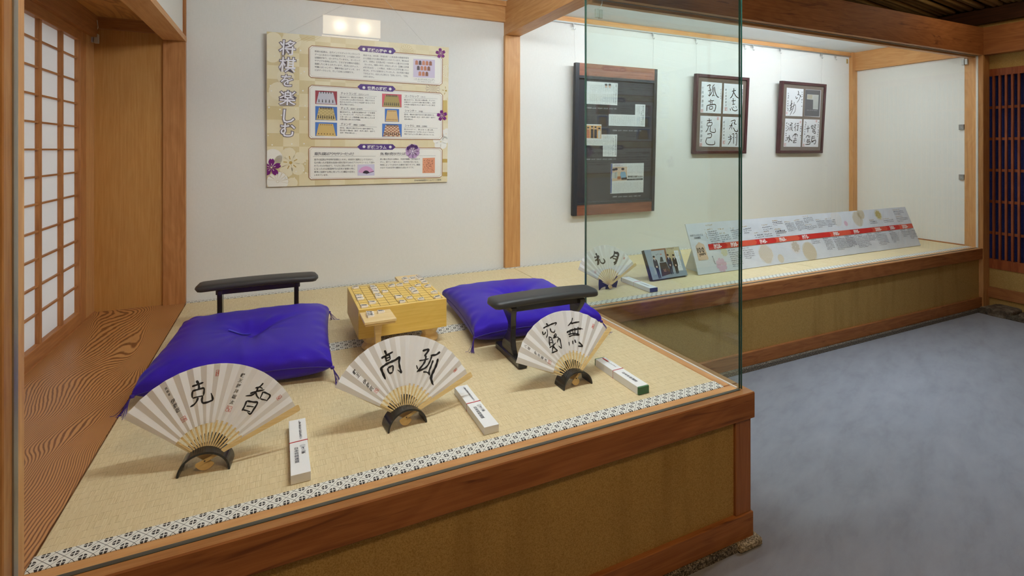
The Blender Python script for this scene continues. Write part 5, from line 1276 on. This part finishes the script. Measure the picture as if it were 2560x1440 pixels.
brush(D, [([(395, 255), (405, 300), (385, 330)], 12), ([(355, 350), (365, 390), (390, 370)], 10), ([(385, 320), (430, 335), (415, 400), (375, 460)], 8), ([(435, 330), (440, 365)], 10),
          ([(285, 415), (275, 520), (265, 600)], 12), ([(250, 520), (300, 470)], 9), ([(255, 560), (305, 525)], 9), ([(245, 610), (300, 560)], 9), ([(330, 450), (310, 560), (255, 680)], 9), ([(300, 530), (350, 500), (345, 600), (305, 660)], 8),
          ([(230, 820), (242, 835)], 10), ([(215, 870), (230, 880)], 10), ([(215, 940), (240, 890)], 9), ([(270, 805), (300, 820), (255, 850), (300, 855)], 9), ([(262, 870), (255, 940)], 9), ([(280, 868), (278, 930)], 8), ([(295, 865), (292, 930), (310, 940)], 9),
          ([(360, 810), (335, 850)], 9), ([(365, 850), (325, 900)], 9), ([(350, 880), (345, 950)], 10), ([(375, 825), (410, 815)], 9), ([(372, 860), (412, 848)], 9), ([(395, 855), (390, 935), (372, 925)], 11),
          ([(245, 1015), (250, 1080), (235, 1140)], 13), ([(205, 1070), (235, 1055), (205, 1110)], 10), ([(265, 1060), (245, 1085)], 8), ([(250, 1080), (298, 1120)], 12),
          ([(330, 1000), (372, 992)], 9), ([(305, 1060), (318, 1020), (385, 1012), (375, 1050)], 9), ([(350, 1000), (345, 1070)], 9), ([(325, 1085), (370, 1078)], 9), ([(310, 1115), (375, 1105)], 9), ([(345, 1110), (315, 1145), (370, 1142)], 9),
          ([(535, 912), (600, 895)], 10), ([(568, 855), (562, 975)], 11), ([(640, 840), (625, 890), (665, 920)], 9), ([(615, 870), (660, 860), (630, 915)], 8), ([(670, 850), (700, 845), (665, 910)], 9), ([(675, 870), (700, 910)], 9), ([(650, 925), (645, 965), (690, 960), (690, 990), (660, 985)], 10), ([(655, 930), (690, 922)], 8), ([(655, 945), (688, 940)], 8),
          ([(545, 1030), (575, 1025), (570, 1060)], 9), ([(560, 1020), (530, 1065)], 9), ([(580, 1040), (600, 1035), (595, 1060), (578, 1060)], 8), ([(560, 1080), (552, 1140), (600, 1130), (595, 1170), (520, 1178)], 12), ([(560, 1095), (600, 1088)], 8), ([(558, 1115), (600, 1108)], 8),
          ([(640, 1030), (630, 1120), (695, 1105), (688, 1165), (660, 1160)], 12), ([(640, 1045), (685, 1035)], 9), ([(636, 1075), (690, 1065)], 9), ([(620, 1140), (660, 1130)], 9)])
gk = flat(88, 88, 92, .6)
for p, q in (((215, 285), (205, 610)), ((455, 260), (445, 540)), ((190, 800), (178, 1140)), ((432, 850), (422, 1070)), ((515, 780), (490, 1190)), ((735, 790), (722, 1060))): D.greek('signature', p, q, .022, gk, 2, .95)
for x, y, s in ((202, 640, .018), (177, 1178, .024), (492, 1190, .022), (712, 780, .018), (438, 795, .018)): seal(D, x, y, s)
D.done(); FR.append((r, .03, W - .03, H))

# ---------------------------------------------------------------- hooks and wires on the picture rail
hooks = [1.927, 2.65, 3.092, 3.648, 3.751, 4.096, 4.67, 4.877]
users = {0: (0, 0), 1: (0, 1), 2: (1, 0), 3: (1, 1), 5: (2, 0), 6: (2, 1)}
hk = None
for i, x in enumerate(hooks):
    lab = 'small steel picture hook carrying a frame wire' if i in users else 'small empty steel picture hook on the rail'
    if hk is None:
        hk = empty('picture_hook', (x, 3.118, 2.204), 0, lab, 'hook', 'hooks on the picture rail')
        MB().box(-.006, .006, -.004, .004, -.022, 0).build('runner', steel, hk, None, False, .001)
        MB().tube([(0, 0, -.022), (0, -.001, -.03)] + [(.008 - .008 * math.cos(t) , -.001, -.034 - .009 * math.sin(t)) for t in [PI * k / 8 for k in range(9)]], .0022, 6).build('hook', steel, hk, None, True)
    else:
        o = copy_tree(hk); o.location = (x, 3.118, 2.204); o['label'] = lab; o['group'] = 'hooks on the picture rail' if i in users else 'empty hooks on the picture rail'
    if i in users:
        fi, sd = users[i]; fr, xa, xb, Hf = FR[fi]
        e = fr.matrix_world @ Vector((xb if sd else xa, Hf * .93, -.034))
        wire('hanging_wire', (x + .006, 3.117, 2.165), (e.x, max(e.y, 3.09), e.z), ['thin wire holding the newspaper frame', 'thin wire holding the frame of four brush cards', 'thin wire holding the frame with the dark card'][fi] + [', side toward the cedar post', ', side toward the end wall'][sd])

# ================================================================ BOARDS STANDING IN THE SET-BACK BAY
def lean_board(TL, TR, BR, BL, thick, name, label, cat, lean):
    a, b = gz(*BL, ZT), gz(*BR, ZT); e = (b - a); W = e.length; e.normalize(); back = Vector((-e.y, e.x, 0))
    al = math.radians(lean); up = back * math.sin(al) + Vector((0, 0, 1)) * math.cos(al); n = e.cross(up)
    a = a + Vector((0, 0, thick * math.sin(al) + .0005))
    m = Matrix(((e.x, up.x, n.x, a.x), (e.y, up.y, n.y, a.y), (e.z, up.z, n.z, a.z), (0, 0, 0, 1)))
    d0, d1 = ray(*TL), ray(*TR); H = 0
    for d in (d0, d1):
        t = (a - CAMP).dot(n) / d.dot(n); H += (CAMP + d * t - a).dot(up) / 2
    return empty(name, label=label, cat=cat, matrix=m), W, H, homography([TL, TR, BR, BL], [(0, H), (W, H), (W, 0), (0, 0)]), m, al
tl, W, H, f_, mt_, al = lean_board((1711.5, 560.5), (2262, 517), (2302, 614), (1747, 689), .008, 'timeline_board', 'long pale grey timeline board with a red band of decades, leaning back on the mats', 'board', 21)
gp_ = M('timeline_print'); tn = gp_.noise(gp_.coord(), 3.0, 4, .6)
gprint = gp_.bsdf(gp_.ramp(tn, [(.35, L(206, 209, 214)), (.65, L(222, 225, 230))]), .5, None, .3)
MB().box(0, W, 0, H, -.008, 0).build('panel', gprint, tl)
Minv = mt_.inverted()
for x in (.06, W * .5, W - .30):
    # triangular easel foot behind the board: its top on the board, its toe on the mat
    top = Vector((x, H * .72, -.008)); toe_w = mt_ @ Vector((x, .03, -.008)); tw = mt_ @ top
    toe = Minv @ Vector((tw.x, tw.y + .09, ZT + .0008)); heel = Minv @ Vector((toe_w.x, toe_w.y + .02, ZT + .0008)); hv = Vector((.10, 0, 0))
    MB().add([top, heel, toe, top + hv, heel + hv, toe + hv], [(0, 1, 2), (5, 4, 3), (0, 2, 5, 3), (1, 0, 3, 4), (2, 1, 4, 5)]).build('easel_foot', flat(206, 208, 206, .7), tl)
T1, T2, T3 = crop(1700, 560, 9.846), crop(1920, 540, 11.077), crop(2090, 510, 11.077)
T = Art(tl, lambda x, y: f_(x, y), .0004, (0, 0, W, H))
red1, red2 = flat(196, 46, 42, .5), flat(212, 88, 66, .5); tk = flat(62, 66, 78, .6); gold_t = flat(196, 164, 112, .6)
def blob(q, R, mat, rx=1.0):
    T.disc('motif', q[0], q[1], R, mat, 1, 22)
for q, R, c in ((T1(2110, 740), .070, (216, 214, 210)), (T1(2480, 860), .030, (212, 206, 190)), (T2(755, 860), .050, (216, 212, 210)), (T2(1150, 1000), .072, (210, 203, 188)), (T3(590, 420), .062, (214, 211, 204)), (T3(670, 270), .045, (211, 205, 190)), (T3(1160, 300), .045, (212, 210, 192)), (T2(1880, 80), .060, (216, 214, 212))): blob(q, R, flat(*c, .6))
for q, R in ((T1(2110, 740), .070), (T1(2480, 860), .030), (T2(1150, 1000), .072), (T3(590, 420), .062), (T3(670, 270), .045)):
    c = Vector(T.f(*q)); k = 7 if R > .04 else 5
    for i in range(-k, k + 1):
        for j in range(-k, k + 1):
            d = Vector((i + j, i - j)) * R / k * .55
            if d.length < R * .92: T.local_poly('motif', [tuple(c + d + Vector((R * .05 * math.cos(t), R * .05 * math.sin(t)))) for t in [PI / 2 * z for z in range(4)]], flat(202, 182, 144, .6), 2)
for q, R, c in ((T1(1020, 1020), .048, (214, 180, 196)), (T3(265, 545), .022, (216, 180, 196)), (T1(1080, 700), .03, (206, 202, 172)), (T3(1160, 300), .036, (196, 180, 120)), (T2(755, 860), .04, (196, 186, 170))): T.flower('motif', q[0], q[1], R, flat(*c, .6), 2, None, 8, .1, .2, .6)
# red decade band
yb0 = (T.f(*T1(665, 515))[1] + T.f(*T1(2560, 315))[1]) / 2; yb1 = (T.f(*T1(705, 655))[1] + T.f(*T1(2560, 455))[1]) / 2
yt_, ybm = T.f(*T3(2090, 540))[1], T.f(*T3(2135, 660))[1]; y0_, y1_ = (yb0 + yt_) / 2, (yb1 + ybm) / 2
xl = T.f(*T1(690, 580))[0]; xs = [xl] + [T.f(*p)[0] for p in (T1(1110, 540), T1(1840, 470), T1(2320, 400), T2(815, 610), T2(1690, 525), T3(370, 780), T3(965, 700), T3(1375, 660), T3(1720, 630), T3(2112, 600))]
for i in range(10):
    a, b = xs[i], xs[i + 1]; tip = .018
    T.local_poly('decade_band', [(a - (0 if i == 0 else .002), y1_), (b, y1_), (b + (0 if i == 9 else tip), (y0_ + y1_) / 2), (b, y0_), (a - (0 if i == 0 else .002), y0_)], red1 if i % 2 == 0 else red2, 3 + (9 - i) * .25)
for i, s in enumerate(['1920-', '1930-', '1940-', '1960-', '1970-', '1980-', '1990-', '2000-', '2010-', '2020-']):
    a = xs[i]; c = (y0_ + y1_) / 2; bh = y0_ - y1_
    x = a + .045; mb = T.mb('decade_lettering')
    for ch in s:
        gv, gf, ad = glyph(ch, .045)
        mb.add([(x + vx * bh * 1.0 * .72, y1_ + bh * .16 + vy * bh * 1.0, T.z(7)) for vx, vy in gv], gf, flat(244, 242, 238, .5)); x += ad * bh * 1.0 * .72
# wooden-piece emblem
T.poly('emblem', [T1(445, 450), T1(575, 515), T1(700, 880), T1(452, 912), T1(368, 550)], flat(214, 184, 160, .6), 3)
T.text('emblem_lettering', *T1(420, 722), '100', .044, flat(44, 40, 40, .6), 4, T1(605, 700), False, .03); T.text('emblem_lettering', *T1(462, 795), 'years', .028, flat(44, 40, 40, .6), 4, T1(622, 765), False, .025)
T.text('lettering', *T1(235, 320), '年表でふりかえる', .0155, tk, 3, T1(552, 292), False, .0); T.text('lettering', *T1(335, 378), '将棋連盟', .0155, tk, 3, T1(495, 362), False, .0)
T.text('lettering', *T1(768, 795), '棋士の歩み', .0125, tk, 3, T1(848, 1000), True)
T.greek('lettering', T1(575, 130), T1(655, 380), .0095, gold_t, 3)
def entry(cr, x, y, xr, lines, gold=True, sl=-.13, dy=44, sk=.30, head=1, s=.0085):
    q = lambda a, b: cr(a, b)
    h = gold_t if gold else tk
    T.greek('lettering', q(x, y), q(x + (xr - x) * .62, y + sl * (xr - x) * .62), .0105, h, 3, .9)
    yy_ = y + dy * 1.15; xx_ = x + sk * dy * 1.15
    for i in range(lines):
        last = i == lines - 1; e = xr + sk * dy * (i + 1) - (random.uniform(.3, .7) * (xr - x) if last and lines > 2 else 0)
        T.greek('lettering', q(xx_, yy_), q(e, yy_ + sl * (e - xx_)), s * 1.2 if i < head else s, tk, 3, .97)
        yy_ += dy * .95; xx_ += sk * dy * .95
for a in ((T1, 610, 55, 900, 0, True), (T1, 650, 158, 890, 7, True), (T1, 925, 150, 1150, 0, True), (T1, 965, 258, 1200, 4, True), (T1, 1215, 125, 1440, 5, True), (T1, 1525, 90, 1720, 3, True), (T1, 1815, 248, 2030, 2, True), (T1, 2060, 220, 2240, 2, True), (T1, 2000, 50, 2240, 3, True), (T1, 2320, 155, 2560, 3, True),
          (T1, 1175, 680, 1440, 8, False), (T1, 1525, 625, 1780, 5, False)): entry(*a, sl=-.115, dy=50, sk=.33)
for a in ((T2, 90, 155, 370, 3, True), (T2, 175, 395, 470, 2, True), (T2, 440, 190, 690, 6, True), (T2, 705, 140, 950, 7, True), (T2, 940, 40, 1200, 4, True), (T2, 1020, 270, 1320, 3, True), (T2, 1305, 125, 1560, 5, True), (T2, 1565, 100, 1830, 5, True), (T2, 1180, 695, 1420, 2, False), (T2, 1520, 660, 1750, 7, False), (T2, 1790, 630, 2110, 8, False), (T2, 2120, 590, 2380, 7, False),
          (T3, 1560, 185, 1850, 3, True), (T3, 1645, 375, 1960, 3, True), (T3, 910, 470, 1110, 2, True), (T3, 1295, 435, 1560, 2, True), (T3, 235, 925, 470, 7, False), (T3, 500, 895, 850, 8, False), (T3, 850, 855, 1060, 4, False), (T3, 1070, 830, 1360, 8, False), (T3, 1455, 785, 1650, 7, False), (T3, 1785, 750, 1990, 4, False), (T3, 1970, 725, 2180, 6, False)): entry(*a, sl=-.105, dy=42, sk=.45)
T.done()

# ---------------------------------------------------------------- small photo panel
ph_, W, H, f_, mt_, al = lean_board((1608, 626), (1696, 616), (1719.5, 691.6), (1629.8, 704.9), .022, 'photo_panel', 'thick-edged photo panel of three suited people, leaning on the mat', 'photo panel', 24.5)
MB().box(0, W, 0, H, -.022, 0).build('block', flat(30, 30, 34, .5), ph_, None, False, .001)
Minv = mt_.inverted(); tw = mt_ @ Vector((W / 2, H * .7, -.022)); top = Vector((W / 2 - .03, H * .7, -.022)); toe = Minv @ Vector((tw.x - .03, tw.y + .06, ZT + .0008)); hl_ = Minv @ ((mt_ @ Vector((W / 2 - .03, .02, -.022))) + Vector((0, .01, 0))); hv = Vector((.06, 0, 0))
MB().add([top, hl_, toe, top + hv, hl_ + hv, toe + hv], [(0, 1, 2), (5, 4, 3), (0, 2, 5, 3), (1, 0, 3, 4), (2, 1, 4, 5)]).build('easel_foot', flat(30, 30, 34, .6), ph_)
Q = Art(ph_, lambda x, y: f_(*c4(x, y)), .0003, (0, 0, W, H))
e0 = lambda *p: [tuple(x) for x in p]
g1 = flat(150, 164, 178, .4)
Q.poly('photo_print', e0((1425, 192), (2078, 122), (2252, 688), (1598, 786)), g1, 0)
Q.poly('photo_print', e0((1550, 180), (1815, 152), (1860, 420), (1720, 440), (1700, 600), (1640, 690)), flat(176, 184, 190, .4), 1)
Q.poly('photo_print', e0((1550, 182), (1820, 153), (1825, 185), (1560, 212)), flat(150, 104, 72, .4), 2); Q.poly('photo_print', e0((1790, 160), (1822, 156), (1880, 420), (1850, 430)), flat(150, 104, 72, .4), 2)
Q.poly('photo_print', e0((1830, 150), (2072, 126), (2130, 380), (1880, 420)), flat(192, 178, 140, .4), 1); Q.poly('photo_print', e0((1600, 690), (2225, 590), (2252, 688), (1598, 786)), flat(142, 152, 164, .4), 1)
Q.poly('photo_print', e0((1982, 205), (2062, 200), (2165, 590), (2080, 600)), flat(222, 226, 232, .4), 2)
Q.greek('photo_lettering', (2012, 230), (2110, 540), .007, flat(70, 74, 90), 3); Q.greek('photo_lettering', (2050, 228), (2140, 540), .007, flat(70, 74, 90), 3); Q.greek('photo_lettering', (1855, 185), (1980, 172), .012, flat(60, 60, 60), 3)
Q.poly('photo_print', e0((1715, 445), (1840, 428), (1935, 660), (1770, 715)), flat(40, 38, 46, .4), 3); Q.poly('photo_print', e0((1760, 580), (1905, 560), (1932, 660), (1772, 712)), flat(72, 52, 44, .4), 4)
Q.greek('photo_lettering', (1800, 600), (1860, 590), .012, flat(214, 160, 130), 5); Q.greek('photo_lettering', (1798, 630), (1865, 618), .012, flat(214, 160, 130), 5)
Q.poly('photo_print', e0((1728, 330), (1762, 328), (1795, 420), (1725, 425)), flat(60, 62, 64, .4), 4); Q.disc('photo_print', 1740, 275, .004, flat(210, 90, 70), 3); Q.greek('photo_lettering', (1650, 300), (1730, 285), .014, flat(110, 112, 114), 3)
for x, y, w_, yb_, sl in ((1600, 310, 38, 745, .30), (1860, 275, 40, 662, .26), (1965, 278, 38, 655, .26)):
    hgt = yb_ - y; P_ = lambda u, v: (x + u + sl * v, y + v)
    suit = flat(38, 44, 68, .4) if x < 1900 else flat(34, 34, 40, .4)
    Q.poly('photo_print', [P_(-w_, 95), P_(-w_ * .4, 62), P_(w_ * .4, 58), P_(w_ * 1.05, 85), P_(w_ * 1.1, 215), P_(w_ * .75, 250), P_(w_ * .55, hgt), P_(w_ * .15, hgt), P_(0, 270), P_(-w_ * .2, hgt + 8), P_(-w_ * .6, hgt + 8), P_(-w_ * .75, 245), P_(-w_ * 1.15, 215)], suit, 6)
    Q.poly('photo_print', [P_(-8, 64), P_(12, 62), P_(4, 110)], flat(216, 222, 232, .4), 7); Q.disc('photo_print', *P_(0, 38), .0078, flat(220, 186, 166, .4), 7, 12, .0105); Q.disc('photo_print', *P_(-2, 16), .0088, flat(34, 30, 32, .4), 8, 12, .0065); Q.disc('photo_print', *P_(0, 215), .0062, flat(220, 186, 166, .4), 7, 10)
Q.done()

# ================================================================ SMALL FITTINGS
def sensor(loc, rz, label):
    r = empty('sensor', loc, rz, label, 'sensor')
    MB().box(-.020, -.002, -.010, .010, -.045, 0).build('contact', flat(206, 206, 200, .5), r, None, False, .002); MB().box(.002, .020, -.010, .010, -.048, -.003).build('magnet', flat(196, 196, 190, .5), r, None, False, .002)
    MB().tube([(.004, 0, 0), (.018, -.004, .03), (.016, -.008, .06), (.0, -.004, .085)], .0024, 6).build('cable', flat(226, 226, 220, .5), r, None, True)
sensor((-.815, 3.09, 1.865), 0, 'pale contact sensor with a short cable at the top corner of the shoji')
sensor((1.49, 2.166, 2.018), 0, 'contact sensor with a cable at the top of the set-back glass beside the cross beam')
sensor((5.148, 2.225, 2.045), PI / 2, 'contact sensor with a cable in the top corner beside the far post')
for z, lab in ((1.485, 'upper grey metal glass clip on the edge of the white end wall'), (1.068, 'lower grey metal glass clip on the edge of the white end wall')):
    r = empty('glass_clip', (5.178, 2.262, z), 0, lab, 'clip'); MB().box(-.012, .002, -.022, .014, -.022, .022).build('plate', alu, r, None, False, .0015); MB().tube([(-.013, -.004, 0), (-.009, -.004, 0)], .004, 8).build('screw', steel, r)
tag(MB().box(-.012, .012, -.003, 0, -.022, .022).build('brass_tag', flat(186, 160, 96, .4, .5, .6), None, (5.075, 3.134, 2.165), False, .001), 'small brass tag on the wall under the picture rail end', 'tag')
